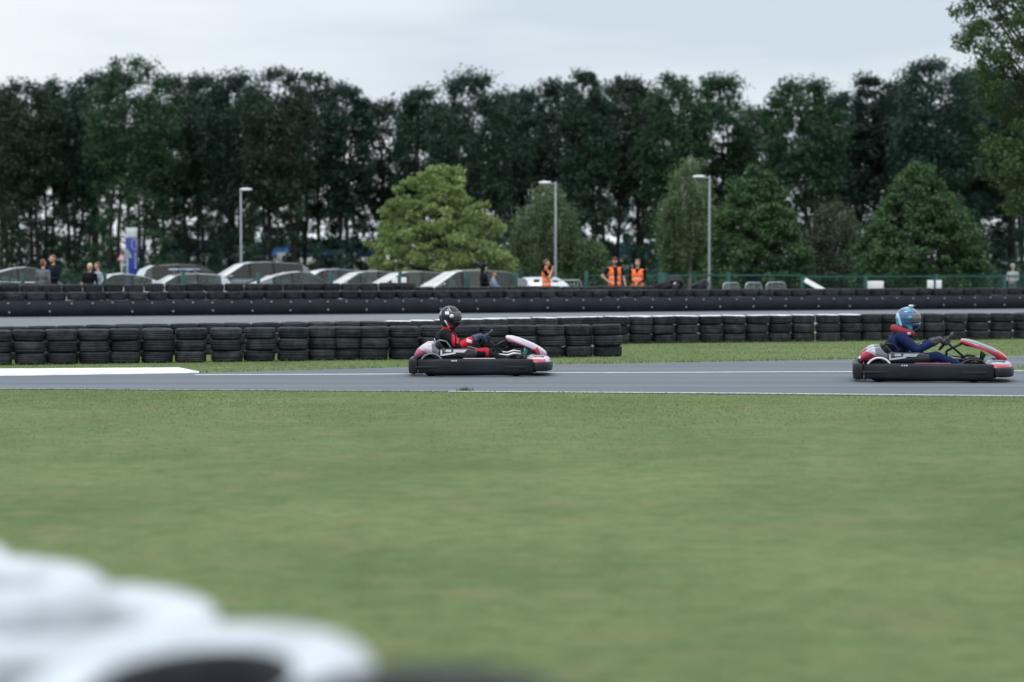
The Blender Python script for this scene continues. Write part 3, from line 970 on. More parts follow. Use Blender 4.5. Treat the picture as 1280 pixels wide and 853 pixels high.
    for xs2, drop in ((.02, 0), (-.2, -.02)):
        for s in (-1, 1):
            m_ = MB(); zs = zb(0)
            m_.rbox((xs2 * L - .12, s * .36, zs + .04), (.14, .46, .34), .05); m_.rbox((xs2 * L - .15, s * .36, zs + .29 + drop), (.09, .24, .15), .04)
            m_.build('seat', M_trim, root)
    m_ = MB(); m_.rbox((.2 * L, 0, zb(.2 * L) + .03), (.3, hw * 1.6, .1), .04); m_.build('dashboard', M_trim, root)
    for s in (-1, 1):
        m_ = MB(); m_.ell(((roof[-1][0] - .565) * L, s * (hw + .09), zb((roof[-1][0] - .565) * L) + .06), (.07, .11, .075)); m_.build('wing_mirror', paint, root)
        m_ = MB(); m_.ell((L * .465, s * hw * .72, H * .45), (.09, .17, .06)); m_.build('headlight', M_lampg, root)
        m_ = MB(); m_.ell((-L * .487, s * hw * .74, H * .55), (.05, .15, .08)); m_.build('tail_light', M_lampr, root)
        for xw in (-.31 * L, .31 * L):
            m_ = MB(); m_.lathe([(.2, -.1), (.3, -.1), (.325, -.07), (.325, .07), (.3, .1), (.2, .1)], 24, (xw, s * (hw - .09), .325), 'y', close=True)
            tyre = m_.build('wheel', M_rub, root)
            m_ = MB(); m_.lathe([(.02, .02 * s), (.06, .095 * s), (.12, .07 * s), (.2, .1 * s)], 20, (xw, s * (hw - .09), .325), 'y'); m_.build('rim', M_rim, tyre)
    if extra: extra(root, hw, L, H, zb, zr, hwid)
    return root

P_silver = mat('silver_car_paint', (.13, .148, .165), .28, metal=.25, var=.05, coat=.6)
P_white = mat('white_car_paint', (.46, .49, .52), .25, var=.04, coat=.6)
P_grey = mat('dark_grey_car_paint', (.07, .08, .095), .28, metal=.2, var=.06, coat=.6)
P_mid = mat('mid_grey_car_paint', (.12, .13, .145), .28, metal=.25, var=.05, coat=.6)
P_blue = mat('pale_blue_car_paint', (.16, .24, .33), .28, metal=.2, var=.05, coat=.6)
P_black = mat('black_car_paint', (.02, .022, .026), .25, var=.05, coat=.6)

def chrome(root, hw, L, H, zb, zr, hwid):
    for s in (-1, 1):
        m = MB(); m.tube([(x, s * (hwid(x, zb(x)) + .012), zb(x) + .015) for x in np.linspace(-.26 * L, .2 * L, 12)], .018, 6)
        m.tube([(-.26 * L, s * (hwid(-.26 * L, zb(0)) + .012), zb(0) + .015), (-.29 * L, s * (hwid(-.28 * L, zb(0) + .1) + .014), zb(0) + .1), (-.255 * L, s * (hwid(-.25 * L, zb(0) + .2) + .014), zb(0) + .19)], .018, 6)
        m.build('chrome_trim', M_chrome, root)
def rails(root, hw, L, H, zb, zr, hwid):
    for s in (-1, 1):
        m = MB(); m.tube([(x, s * hwid(x, zr(x)) * .93, zr(x) + (.05 if 0 < i < 9 else .0)) for i, x in enumerate(np.linspace(-.36 * L, .06 * L, 10))], .018, 6); m.build('roof_rail', M_plast, root)
def bars(root, hw, L, H, zb, zr, hwid):
    for x in (-.12 * L, .02 * L):
        m = MB(); m.rbox((x, 0, H + .14), (.34, hw * 1.5, .07), .03)
        for s in (-1, 1): m.box((x, s * hw * .62, H + .05), (.05, .04, .16))
        m.build('roof_bar', P_blue, root)

car(-42, 94, 4.8, 1.86, 'suv', 1, P_mid, 'tall grey car cut off by the frame behind the dark fastback', rz=-.05)
car(32, 86, 4.5, 1.535, 'coupe', 1, P_grey, 'dark grey fastback with chrome window trim behind the two talking men', extra=chrome)
car(146, 88, 4.3, 1.30, 'coupe', -1, P_white, 'low white car behind the blonde woman and the blue totem')
car(224, 89, 3.9, 1.30, 'hatch', -1, P_white, 'white hatchback with pale roof bars beside the silver estate car', extra=bars)
car(240, 101, 4.7, 1.62, 'suv', 1, P_black, 'black van-like car half hidden behind the white hatchback', extra=rails)
car(310, 91, 4.85, 1.72, 'suv', -1, P_silver, 'large silver off-roader with dark side windows, tallest of the row')
car(372, 87.5, 4.5, 1.37, 'coupe', 1, P_silver, 'silver fastback coupe with an arched side window')
car(402, 99, 3.9, 1.44, 'hatch', -1, P_blue, 'pale blue car showing only its roof behind the silver coupe')
car(450, 93, 4.0, 1.37, 'hatch', -1, P_mid, 'mid grey hatchback between the silver coupe and the bright green tree')
car(502, 88.5, 4.1, 1.37, 'hatch', -1, P_silver, 'silver hatchback right behind the paired white notices')
car(578, 85.6, 4.65, 1.43, 'estate', -1, P_silver, 'long silver estate car behind the hooded adult')
car(674, 92, 4.2, 1.13, 'coupe', 1, P_white, 'low white car seen from its tail behind the marshal with a raised hand', rz=R(82))

# ================================================================== people
SKIN = mat('skin', (.5, .29, .21), .55, var=.08, scale=30)
HAIRS = {'ginger': mat('ginger_hair', (.16, .06, .03), .6, scale=60), 'brown': mat('brown_hair', (.09, .05, .03), .6, scale=60, var=.4),
         'blonde': mat('blonde_hair', (.62, .5, .36), .6, scale=60), 'dark': mat('dark_hair', (.03, .022, .018), .6, scale=60), 'sandy': mat('sandy_hair', (.2, .125, .07), .6, scale=60, var=.4)}
M_eye = mat('eye', (.03, .025, .022), .2); M_lip = mat('lip', (.35, .13, .11), .5)
C_grey = mat('grey_jumper', (.11, .12, .135), .9, bump=.3); C_navy = mat('navy_cloth', (.009, .013, .026), .85, bump=.3, spec=.1); C_black = mat('black_cloth', (.009, .010, .013), .85, bump=.3, spec=.1)
C_jean = mat('denim', (.04, .06, .1), .9); C_pale = mat('pale_cloth', (.33, .36, .36), .9); C_slate = mat('slate_cloth', (.1, .125, .125), .9)
C_light = mat('pale_grey_cloth', (.3, .32, .37), .9); C_shoe = mat('shoe', (.02, .02, .02), .6)
C_orange = mat('hi_vis_orange', (.95, .17, .03), .75, var=.08, scale=14); C_band = mat('reflective_band', (.75, .62, .52), .4); C_redcap = mat('dark_red_cap', (.12, .012, .02), .8)
C_bluetop = mat('pale_blue_top', (.2, .27, .4), .9)

def person(px, off, H, face, label, top, legs, hair, arms, sleeves='long', group=None, vest=None, hat=None, lean=0.0, hood=False, beard=False, voxel=.0105, z0=0.0, dY=None, gloves=None, long_hair=False, bulk=1.16):
    """standing figure; face: angle of the facing direction (0 = to the camera, 90 = to the right of the photograph)"""
    k = H / 1.8
    if vest: bulk = 1.24
    V = lambda x, y, z: Vector((x * k, (y - lean * max(0, z - .9)) * k, z * k))
    sl = 'top' if sleeves == 'long' else 'skin'
    hd = V(0, -.012, 1.69)
    P = [els(hd, (.076 * k, .094 * k, .112 * k), 'skin'), els(V(0, -.035, 1.63), (.058 * k, .066 * k, .062 * k), 'skin'),
         cap(V(0, -.105, 1.685), .012 * k, V(0, -.122, 1.655), .015 * k, 'skin'),
         els(V(-.032, -.092, 1.7), (.013 * k, .01 * k, .009 * k), 'eye'), els(V(.032, -.092, 1.7), (.013 * k, .01 * k, .009 * k), 'eye'),
         els(V(0, -.098, 1.61), (.026 * k, .012 * k, .008 * k), 'lip'),
         els(V(-.08, .0, 1.68), (.014 * k, .024 * k, .034 * k), 'skin'), els(V(.08, .0, 1.68), (.014 * k, .024 * k, .034 * k), 'skin'),
         cap(V(0, .012, 1.45), .056 * k, V(0, .002, 1.6), .052 * k, 'skin'),
         els(V(0, .01, 1.27), (.172 * k * bulk, .112 * k * bulk, .2 * k), 'top'), els(V(0, .0, 1.06), (.152 * k * bulk, .108 * k * bulk, .17 * k), 'top'), els(V(0, .005, .93), (.165 * k * bulk, .115 * k * bulk, .12 * k), 'legs'),
         cap(V(-.15 * bulk, .012, 1.405), .07 * k, V(.15 * bulk, .012, 1.405), .07 * k, 'top'), cap(V(0, .01, 1.43), .07 * k, V(0, .01, 1.475), .058 * k, 'top')]
    for s in (-1, 1):
        hip, kn, an = V(s * .085, 0, .9), V(s * .1, -.02, .49), V(s * .105, .03, .09)
        P += [cap(hip, .088 * k, kn, .06 * k, 'legs'), cap(kn, .058 * k, an, .042 * k, 'legs'), cap(V(s * .105, .05, .045), .04 * k, V(s * .12, -.16, .035), .036 * k, 'shoe')]
        e, w, hdv, th = arms[0 if s < 0 else 1]
        sh, el, wr = V(s * .185 * bulk, .012, 1.4), V(e[0] * (1 + (bulk - 1) * .8), e[1], e[2]), V(w[0] * (1 + (bulk - 1) * .6), w[1], w[2])
        P += [cap(sh, .06 * k * bulk, sh.lerp(el, .55), .052 * k * bulk, 'top'), cap(sh.lerp(el, .5), .048 * k * (bulk if sleeves == 'long' else 1), el, .042 * k, sl), cap(el, .041 * k, wr, .03 * k, sl)]
        P += hand(wr, hdv, th, 'glove' if gloves else 'skin', k=k)
    if beard: P += [els(V(0, -.06, 1.6), (.056 * k, .05 * k, .045 * k), 'hair')]
    mats = {'skin': SKIN, 'top': top, 'legs': legs, 'shoe': C_shoe, 'eye': M_eye, 'lip': M_lip, 'hair': HAIRS[hair], 'glove': gloves or C_black}
    o = blob('person', P, voxel, mats)
    tag(o, label, 'person', group)
    hp = [els(V(0, .012, 1.735), (.084 * k, .098 * k, .085 * k), 'h'), els(V(0, .045, 1.68), (.082 * k, .07 * k, .1 * k), 'h')]
    if hair in ('sandy',): hp += [els(V(random.uniform(-.07, .07), random.uniform(-.07, .07), 1.78 + random.uniform(-.02, .03)), (.035 * k, .035 * k, .03 * k), 'h') for _ in range(16)]
    if long_hair: hp += [els(V(0, .06, 1.58), (.085 * k, .06 * k, .14 * k), 'h')]
    if hood:
        blob('hood', [els(V(0, .03, 1.7), (.115 * k, .12 * k, .15 * k), 'h'), els(V(0, .05, 1.55), (.13 * k, .09 * k, .09 * k), 'h'), els(V(0, -.02, 1.78), (.095 * k, .1 * k, .07 * k), 'h')], voxel, {'h': top}, o)
    else:
        blob('hair', hp, voxel, {'h': HAIRS[hair]}, o)
    if hat:
        blob('cap', [els(V(0, .0, 1.765), (.09 * k, .108 * k, .07 * k), 'h'), els(V(0, -.13, 1.755), (.07 * k, .08 * k, .016 * k), 'h')], .009, {'h': hat}, o)
    if vest:
        vp = [els(V(0, .005, 1.27), (.192 * k * bulk, .132 * k * bulk, .205 * k), 'o'), els(V(0, -.002, 1.05), (.182 * k * bulk, .13 * k * bulk, .19 * k), 'o'), els(V(0, 0, .9), (.19 * k * bulk, .134 * k * bulk, .12 * k), 'o'),
              cap(V(-.145 * bulk, .012, 1.415), .072 * k, V(.145 * bulk, .012, 1.415), .072 * k, 'o')]
        ov = [(lambda C: (np.abs(C[:, 2] / k - 1.17) < .026) | (np.abs(C[:, 2] / k - .98) < .026), 'b')]
        if vest == 'open': ov.append((lambda C: (np.abs(C[:, 0]) < (.03 + .045 * (C[:, 2] / k - .8)) * k * 1.35) & (C[:, 1] < 0), 's'))
        else: ov.append((lambda C: (np.abs(C[:, 0]) < (C[:, 2] / k - 1.3) * .5 * k) & (C[:, 1] < 0), 's'))
        blob('vest', vp, .009, {'o': C_orange, 'b': C_band, 's': top}, o, ov)
    p = behind(px, off) if dY is None else Vector((XY(px, dY), dY, 0))
    o.location = (p.x, p.y, z0); o.rotation_euler = (0, 0, R(face))
    return o
DN = ((-.24, .03, 1.12), (-.25, -.06, .87), (0, -.25, -1), (.3, -1, 0)); DNr = ((.24, .03, 1.12), (.25, -.06, .87), (0, -.25, -1), (-.3, -1, 0))
FR = ((-.23, -.02, 1.1), (-.12, -.26, 1.08), (.4, -1, .1), (.1, 0, 1)); FRr = ((.23, -.02, 1.1), (.12, -.26, 1.08), (-.4, -1, .1), (-.1, 0, 1))
person(54, 2.3, 1.79, 150, 'man with ginger hair in a grey jumper, back turned', C_grey, C_jean, 'ginger', (DN, DNr), group='people behind the tyre wall')
person(66, 3.0, 1.93, -35, 'bearded man in a dark navy jacket facing the man in grey', C_navy, C_navy, 'ginger', (DN, FRr), beard=True, group='people behind the tyre wall')
person(112, 2.3, 1.66, -20, 'blonde woman in a black jacket behind the tyre wall', C_black, C_jean, 'blonde', (FR, DNr), group='people behind the tyre wall')
person(122, 3.1, 1.7, -60, 'brown haired person in pale grey half hidden behind the blonde woman', C_light, C_jean, 'brown', (DN, DNr), group='people behind the tyre wall')
person(605, 2.6, 1.62, 75, 'adult in a black hooded coat looking along the track', C_black, C_black, 'dark', (FR, FRr), hood=True, bulk=1.4, group='people behind the tyre wall')
person(617, 2.2, 1.4, 80, 'child in a pale blue top reaching forward beside the hooded adult', C_bluetop, C_navy, 'brown', (((-.2, -.12, 1.12), (-.13, -.36, 1.1), (.1, -1, -.3), (.2, 0, 1)), ((.2, -.12, 1.12), (.13, -.36, 1.1), (-.1, -1, -.3), (-.2, 0, 1))), gloves=C_black, group='people behind the tyre wall')
MG = 'track marshals in orange vests'
UP = ((-.2, -.13, 1.17), (-.06, -.22, 1.46), (.15, -.1, 1), (1, 0, 0)); UPr = ((.2, -.13, 1.17), (.06, -.22, 1.46), (-.15, -.1, 1), (-1, 0, 0))
person(683, 1.9, 1.79, 80, 'marshal in an orange vest seen side-on with a hand raised to the mouth', C_black, C_jean, 'brown', (UP, UPr), 'short', MG, 'closed')
person(768.5, 2.2, 1.86, 12, 'marshal in a dark red cap and open orange vest, elbow out', C_navy, C_navy, 'dark', (((-.36, .06, 1.18), (-.2, -.1, .98), (.6, -.6, -.6), (.3, -1, 0)), ((.27, .03, 1.13), (.3, -.1, .9), (0, -.25, -1), (-.3, -1, 0))), 'short', MG, 'open', hat=C_redcap, beard=True)
person(797, 1.9, 1.78, -14, 'curly haired marshal in a zipped orange vest with hands clasped low', C_black, C_navy, 'sandy', (((-.24, -.02, 1.12), (-.06, -.2, .95), (.6, -.3, -.5), (0, -1, .2)), ((.24, -.02, 1.12), (.05, -.22, .96), (-.6, -.3, -.5), (0, -1, .2))), 'long', MG, 'closed')
person(1266, 9, 1.64, -40, 'pale clad figure standing by the dark trees near the frame edge', C_pale, C_slate, 'blonde', (FR, FRr), hat=C_pale, dY=97)

# ================================================================== lamp posts, signs, totem
M_post = mat('lamp_post_steel', (.27, .31, .33), .45, metal=.3, var=.1)
M_head = mat('lamp_head_shell', (.78, .8, .82), .35)
M_lens = mat('lamp_lens', (.7, .75, .8), .15)
def lamp(px, py, Y, arm_px, label):
    t = PY(px, py, Y); H = t.z; s = F / Y
    r = empty('lamp_post', (t.x, Y, 0), 0, label, 'lamp post', 'lamp posts in the car park')
    m = MB(); m.lathe([(.09, 0), (.09, .9), (.07, .98), (.06, 1.1), (.045, H), (.02, H + .03)], 16); m.build('pole', M_post, r)
    m = MB(); m.rbox((0, 0, .015), (.32, .32, .03), .03, n=2); m.build('base_plate', M_post, r)
    L = (arm_px - px) / s; sg = 1 if L > 0 else -1; L = abs(L)
    m = MB(); m.tube([(0, 0, H - .1), (sg * .25, 0, H - .06), (sg * (L - .5), 0, H - .03)], .045, 10); m.build('arm', M_post, r)
    m = MB()
    rings = []
    for u, w, h in ((0, .05, .05), (.08, .1, .07), (.3, .15, .085), (.5, .14, .06), (.58, .08, .03)):
        x = sg * (L - .58 + u)
        rings.append([(x, w * math.cos(a), H - .03 + h * math.sin(a) * (1 if math.sin(a) > 0 else .4)) for a in np.linspace(0, 2 * math.pi, 14, endpoint=False)])
    m.loft(rings); hd = m.build('lamp_head', M_head, r)
    m = MB(); m.rbox((sg * (L - .26), 0, H - .066), (.36, .2, .02), .02, n=2); m.build('lens', M_lens, hd)
lamp(301, 236.5, 122, 315, 'slim grey lamp post behind the parked cars, its arm reaching away from the bright tree')
lamp(694.5, 228, 118, 673, 'slim grey lamp post before the drooping birch near the hand-raising marshal')
lamp(887, 220.5, 116, 866, 'slim grey lamp post beside the pale-trunked birch and the cone-shaped tree')

M_totem = mat('totem_blue', (.001, .028, .23), .35, var=.06, coat=.3); M_tw = mat('totem_white', (.55, .57, .57), .4)
def totem():
    Y = 128; s = F / Y
    t = PY(164.5, 285, Y); H = t.z; w = 14.5 / s
    r = empty('totem_sign', (t.x, Y, 0), 0, 'tall blue totem sign with a white cap and a ringed emblem', 'sign')
    zc = PY(164, 297.5, Y).z
    m = MB(); m.rbox((0, 0, zc / 2), (w, .3, zc), .02, n=2); p = m.build('panel', M_totem, r)
    m = MB(); m.rbox((-.01, 0, (zc + H) / 2 + .004), (w * .94, .28, H - zc - .01), .03, n=2); m.build('top_cap', M_tw, r)
    # emblem: ring running off the edge of the panel with an upright stroke inside
    zz = PY(164, 305.5, Y).z
    m = MB(); cx = w / 2 - .1
    m.tube([(cx + .19 * math.cos(a), -.155, zz + .29 * math.sin(a)) for a in np.linspace(R(58), R(302), 18)], .014, 6)
    m.tube([(cx + .05, -.155, zz + .24), (cx + .05, -.155, zz - .24)], .014, 6)
    m.build('emblem', M_tw, p)
    m = MB()
    z = PY(164, 316, Y).z
    rnd = random.Random(3)
    while z > PY(164, 336, Y).z:
        h = rnd.uniform(.05, .1)
        m.box((w / 2 - .09, -.153, z - h / 2), (rnd.uniform(.04, .07), .008, h * .8)); z -= h + .02
    m.build('lettering', M_tw, p)
totem()
M_red = mat('faded_red_sign', (.5, .12, .13), .5); M_signback = mat('sign_back_grey', (.4, .43, .44), .5, metal=.3)
def tri_sign(px, py0, py1, Y, label, front):
    a, b = PY(px, py0, Y), PY(px, py1, Y); h = a.z - b.z; w = h * 1.12
    r = empty('warning_sign', (a.x, Y, 0), 0, label, 'road sign')
    m = MB(); m.tube([(0, .03, 0), (0, .03, a.z - .1)], .045, 8); m.build('pole', M_post, r)
    def tri(k, y, mt, name, par):
        m = MB(); m.sm = False; zc = b.z + h / 3
        pts = [(-w / 2 * k, zc - h / 3 * k), (w / 2 * k, zc - h / 3 * k), (0, zc + h * 2 / 3 * k)]
        m.loft([[(x, y, z) for x, z in pts], [(x, y + .012, z) for x, z in pts]]); return m.build(name, mt, par)
    pl = tri(1, -.03, M_red if front else M_signback, 'plate', r)
    if front: tri(.62, -.044, M_tw, 'sign_face', pl)
    else: tri(.7, -.044, M_post, 'stiffener', pl)
tri_sign(152, 315.5, 326, 118, 'triangular red-bordered warning sign beside the blue totem', True)
tri_sign(159, 311, 322, 121, 'triangular sign turned grey side out before the blue totem', False)

# ------------------------------------------------------------------ far buildings glimpsed between the trunks
M_bl = mat('blue_cladding', (.03, .09, .26), .5, var=.1, scale=.4); M_wh = mat('white_cladding', (.62, .66, .7), .5, var=.08, scale=.4)
def shed(px0, px1, py, Y, label, lower):
    a, b = XY(px0, Y), XY(px1, Y); H = PY(px0, py, Y).z
    r = empty('warehouse', ((a + b) / 2, Y + 12, 0), 0, label, 'building')
    L = b - a
    m = MB(); m.box((0, 0, H * .275), (L, 24, H * .55)); m.build('lower_wall', M_wh if lower else M_bl, r)
    m = MB(); m.box((0, 0, H * .775), (L + .1, 24.1, H * .45)); m.build('upper_wall', M_bl if lower else M_wh, r)
    m = MB(); m.sm = False; m.loft([[(x, -12.4, H), (x, 0, H + 1.1), (x, 12.4, H), (x, 12.4, H + .25), (x, 0, H + 1.35), (x, -12.4, H + .25)] for x in (-L / 2 - .3, L / 2 + .3)]); m.build('roof', M_wh, r)
    for k in range(int(L // 8)):
        m = MB(); m.box((-L / 2 + 5 + 8 * k, -12.06, 1.6), (3.2, .1, 3.2)); m.build('door', M_signback, r)
shed(205, 262, 300, 330, 'blue and white shed glimpsed between trunks behind the white hatchback', True)
shed(316, 470, 303, 340, 'long blue shed glimpsed between trunks behind the silver cars', True)
shed(745, 812, 306, 330, 'blue and white shed glimpsed behind the orange-vested marshals', True)

# ================================================================== trees
M_bark = mat('dark_bark', (.018, .017, .016), .9, var=.3, scale=5, bump=.5, bscale=18)
M_bark_b = mat('birch_bark', (.4, .39, .36), .8, var=.35, scale=6)
LEAF = {  # dark, deep, brown and mid carry distance haze as a bluish tint
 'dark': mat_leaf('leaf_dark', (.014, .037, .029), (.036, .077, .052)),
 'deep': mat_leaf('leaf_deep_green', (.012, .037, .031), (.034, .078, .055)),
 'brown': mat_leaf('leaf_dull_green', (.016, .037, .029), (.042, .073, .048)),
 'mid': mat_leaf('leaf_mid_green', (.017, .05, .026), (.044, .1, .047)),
 'bright': mat_leaf('leaf_bright_yellow_green', (.125, .2, .062), (.28, .37, .135)),
 'birch': mat_leaf('leaf_birch', (.058, .108, .044), (.128, .2, .088)),
 'lime': mat_leaf('leaf_lime_tree', (.03, .075, .028), (.078, .15, .055)),
 'grey': mat_leaf('leaf_grey_green', (.035, .058, .032), (.075, .1, .058)),
 'olive': mat_leaf('leaf_olive', (.032, .07, .022), (.08, .142, .042)),
 'pine': mat_leaf('pine_needle', (.011, .029, .024), (.028, .058, .042)),
}
def leaf_faces(rng, pos, out, size, asp=.62, up=.35):
    n = len(pos)
    nrm = out * .6 + rng.normal(0, .75, (n, 3)); nrm[:, 2] += up
    nrm /= np.linalg.norm(nrm, axis=1)[:, None] + 1e-9
    t = rng.normal(0, 1, (n, 3)); t -= nrm * np.sum(t * nrm, 1)[:, None]; t /= np.linalg.norm(t, axis=1)[:, None] + 1e-9
    bt = np.cross(nrm, t)
    sz = size * rng.uniform(.6, 1.3, n)[:, None]
    return np.stack([pos - t * sz * .5, pos + bt * sz * asp * .5, pos + t * sz * .5, pos - bt * sz * asp * .5], 1)

def clouds(rng, C, Rr, n, size, flat=.75, shell=.5):
    """n leaves in every clump (centre C, radius Rr); leaves gather towards the clump's surface"""
    m = len(C)
    d = rng.normal(0, 1, (m, n, 3)); d /= np.linalg.norm(d, axis=2)[:, :, None]
    r = rng.uniform(0, 1, (m, n)) ** shell
    off = d * r[:, :, None] * Rr[:, None, None]; off[:, :, 2] *= flat
    pos = (C[:, None, :] + off).reshape(-1, 3)
    return leaf_faces(rng, pos, d.reshape(-1, 3), size)

def tree(px, top, hw_px, Y, kind, leaf, label, group, base=0.0, seed=0, dens=1.0, lean=0.0, cat='tree', name='tree'):
    rng = np.random.default_rng(seed + int(px * 7) + int(top * 3) + 5000)
    s = F / Y
    t = PY(px, top, Y); H = t.z - base; Rw = hw_px / s * (1.12 if kind in ('belt', 'pine') else 1)
    root = empty(name, (t.x, Y, base), 0, label, cat, group)
    tr = MB()
    Q = []
    def shell_pts(n, prof, z0, inner=.35):
        """clump centres spread through the crown: prof(u) gives the radius share at crown height u"""
        out = []
        while len(out) < n:
            u = rng.uniform(0, 1); pr = prof(u)
            if rng.uniform(0, 1) > pr + .12: continue
            a = rng.uniform(0, 6.2832); rr = Rw * pr * rng.uniform(inner, 1) ** .6
            out.append((rr * math.cos(a), rr * math.sin(a), z0 + (H - z0) * u))
        return np.array(out)
    if kind == 'belt':
        z0 = H * rng.uniform(.3, .42)
        prof = lambda u: max(0, (1 - abs(2 * u - 1.04) ** 2.4)) * .85 + .12
        C = shell_pts(int(120 * dens), prof, z0); C[:, 2] = np.minimum(C[:, 2], H - .8)
        Q.append(clouds(rng, C, rng.uniform(.7, 1.85, len(C)) * (Rw / 3.4) ** .5, 125, .33, .8, .8))
        C2 = shell_pts(int(62 * dens), lambda u: .9, H * .02); C2[:, 2] = rng.uniform(.02, .58, len(C2)) * H
        Q.append(clouds(rng, C2, rng.uniform(.55, 1.4, len(C2)), 85, .34))
        ntr = int(rng.integers(2, 4))
        for k in range(ntr):
            bx, by = rng.uniform(-.55, .55) * Rw, rng.uniform(-1, 1)
            path = []; x, y = bx, by
            for u in np.linspace(0, .92, 9):
                path.append((x, y, H * u)); x += rng.normal(0, .12) - bx * .05; y += rng.normal(0, .12)
            tr.tube(path, [max(.04, .24 * (1 - u * .9) * rng.uniform(.9, 1.1)) for u in np.linspace(0, .95, 9)], 8)
            for c in C[rng.integers(0, len(C), 9)]:
                i = int(np.clip((c[2] / H - .14) / .92 * 8, 1, 8)); p = Vector(path[i]); c = Vector(c)
                mid = p.lerp(c, .5) + Vector((0, 0, -.25)); tr.tube([p, mid, c], [.07, .045, .02], 5, False)
    elif kind == 'pine':
        z0 = H * .62
        n = int(30 * dens)
        for k in range(n):
            u = k / (n - 1); z = z0 + (H - z0) * u; a = rng.uniform(0, 6.28); L = Rw * (1.05 - .75 * u) * rng.uniform(.6, 1.1)
            tip = Vector((L * math.cos(a), L * math.sin(a), z + L * .35)); tr.tube([(0, 0, z - .3), tip * .5 + Vector((0, 0, z * .5)), tip], [.08, .05, .02], 5, False)
            cc = np.array([tip * f + Vector((0, 0, z * (1 - f))) for f in (.55, .8, 1.0)])
            Q.append(clouds(rng, cc, rng.uniform(.25, .55, 3), 90, .24, .7))
        C2 = shell_pts(int(60 * dens), lambda u: .8, H * .05); C2[:, 2] = rng.uniform(.05, .85, len(C2)) * H
        Q.append(clouds(rng, C2, rng.uniform(.7, 1.5, len(C2)), 110, .34))
        tr.tube([(rng.normal(0, .08), rng.normal(0, .08), H * u) for u in np.linspace(0, .97, 9)], [.25 * (1 - .88 * u) for u in np.linspace(0, 1, 9)], 8)
    elif kind == 'round':      # broad, layered maple-like crown
        z0 = H * .12
        prof = lambda u: (np.interp(u, (0, .12, .3, .55, .8, 1), (.72, .98, 1, .72, .5, .22)))
        C = shell_pts(int(250 * dens), prof, z0, .4); C *= rng.uniform(.88, 1.09, (len(C), 1)); C[:, 2] = np.clip(C[:, 2], .7, H - .25)
        Rr = rng.uniform(.22, .72, len(C))
        Q.append(clouds(rng, C, Rr, 150, .18, .6, .75))
        tr.tube([(0, 0, H * u) for u in np.linspace(0, .8, 6)], [.16, .14, .12, .09, .06, .03], 10)
        for c in C[:60]:
            h0 = min(c[2] * .6, H * .7) + .3; tr.tube([(0, 0, h0), (c[0] * .5, c[1] * .5, (h0 + c[2]) * .5), tuple(c)], [.06, .04, .012], 5, False)
    elif kind == 'cone':       # dense conical crown down to the ground
        z0 = H * .06
        prof = lambda u: (np.interp(u, (0, .12, .3, .6, .85, 1), (.86, 1, .97, .66, .34, .07)))
        C = shell_pts(int(240 * dens), prof, z0, .45)
        Q.append(clouds(rng, C, rng.uniform(.25, .7, len(C)), 165, .18, .7, .7))
        tr.tube([(0, 0, H * u) for u in np.linspace(0, .93, 6)], [.16, .14, .11, .08, .05, .02], 10)
        for c in C[:60]:
            h0 = c[2] * .75 + .15; tr.tube([(0, 0, h0), tuple(c)], [.045, .012], 5, False)
    elif kind == 'birch':      # hanging curtains of small leaves
        z0 = H * .1
        tops = shell_pts(int(85 * dens), lambda u: np.interp(u, (0, .3, .6, .85, 1), (.75, 1, .85, .5, .12)), H * .25, .3)
        for c in tops:
            L = min(c[2] - z0 * rng.uniform(.5, 2), rng.uniform(.8, 2.8)); n = int(190 * L)
            if L <= .2: continue
            f = rng.uniform(0, 1, n)
            w = .1 + .28 * (1 - f)
            p = np.stack([c[0] * (1 + .12 * f) + rng.normal(0, 1, n) * w * .8, c[1] * (1 + .12 * f) + rng.normal(0, 1, n) * w * .8, c[2] - f * L], 1)
            Q.append(leaf_faces(rng, p, rng.normal(0, 1, (n, 3)), .135, .6, 0))
            h0 = min(c[2] * .9 + .2, H * .93); tr.tube([(0, 0, h0), (c[0] * .6, c[1] * .6, c[2] + .15), tuple(c), (c[0] * 1.1, c[1] * 1.1, c[2] - L * .8)], [.035, .02, .012, .006], 4, False)
        tr.tube([(lean * u * u + rng.normal(0, .03), rng.normal(0, .03), H * u) for u in np.linspace(0, .97, 9)], [.1 * (1 - .85 * u) for u in np.linspace(0, 1, 9)], 8)
    elif kind == 'shrub':
        C = shell_pts(int(95 * dens), lambda u: np.interp(u, (0, .3, .7, 1), (.9, 1, .7, .15)), H * .05, .3)
        Q.append(clouds(rng, C, rng.uniform(.35, .8, len(C)), 130, .15, .8, .6))
        for k in range(4): tr.tube([(0, 0, 0), (rng.normal(0, .4), rng.normal(0, .4), H * .45), (rng.normal(0, .9), rng.normal(0, .9), H * .85)], [.08, .05, .015], 6)
    elif kind == 'near':
        z0 = H * .24
        C = shell_pts(int(330 * dens), lambda u: np.interp(u, (0, .15, .3, .5, .75, 1), (.5, .75, .68, .8, 1, .5)), z0, .25)
        Q.append(clouds(rng, C, rng.uniform(.35, .8, len(C)), 120, .155, .8, .6))
        tr.tube([(rng.normal(0, .06), rng.normal(0, .06), H * u) for u in np.linspace(0, .9, 8)], [.24 * (1 - .85 * u) for u in np.linspace(0, 1, 8)], 10)
        for c in C[:120]:
            h0 = c[2] * .7 + .2; tr.tube([(0, 0, h0), (c[0] * .55, c[1] * .55, (h0 + c[2]) / 2 + .1), tuple(c)], [.06, .035, .01], 5, False)
    tr.build('trunk', M_bark_b if kind == 'birch' else M_bark, root)
    V = np.concatenate([q.reshape(-1, 3) for q in Q])
    quad_mesh('crown', V, np.arange(len(V)).reshape(-1, 4), LEAF[leaf], root)
    return root

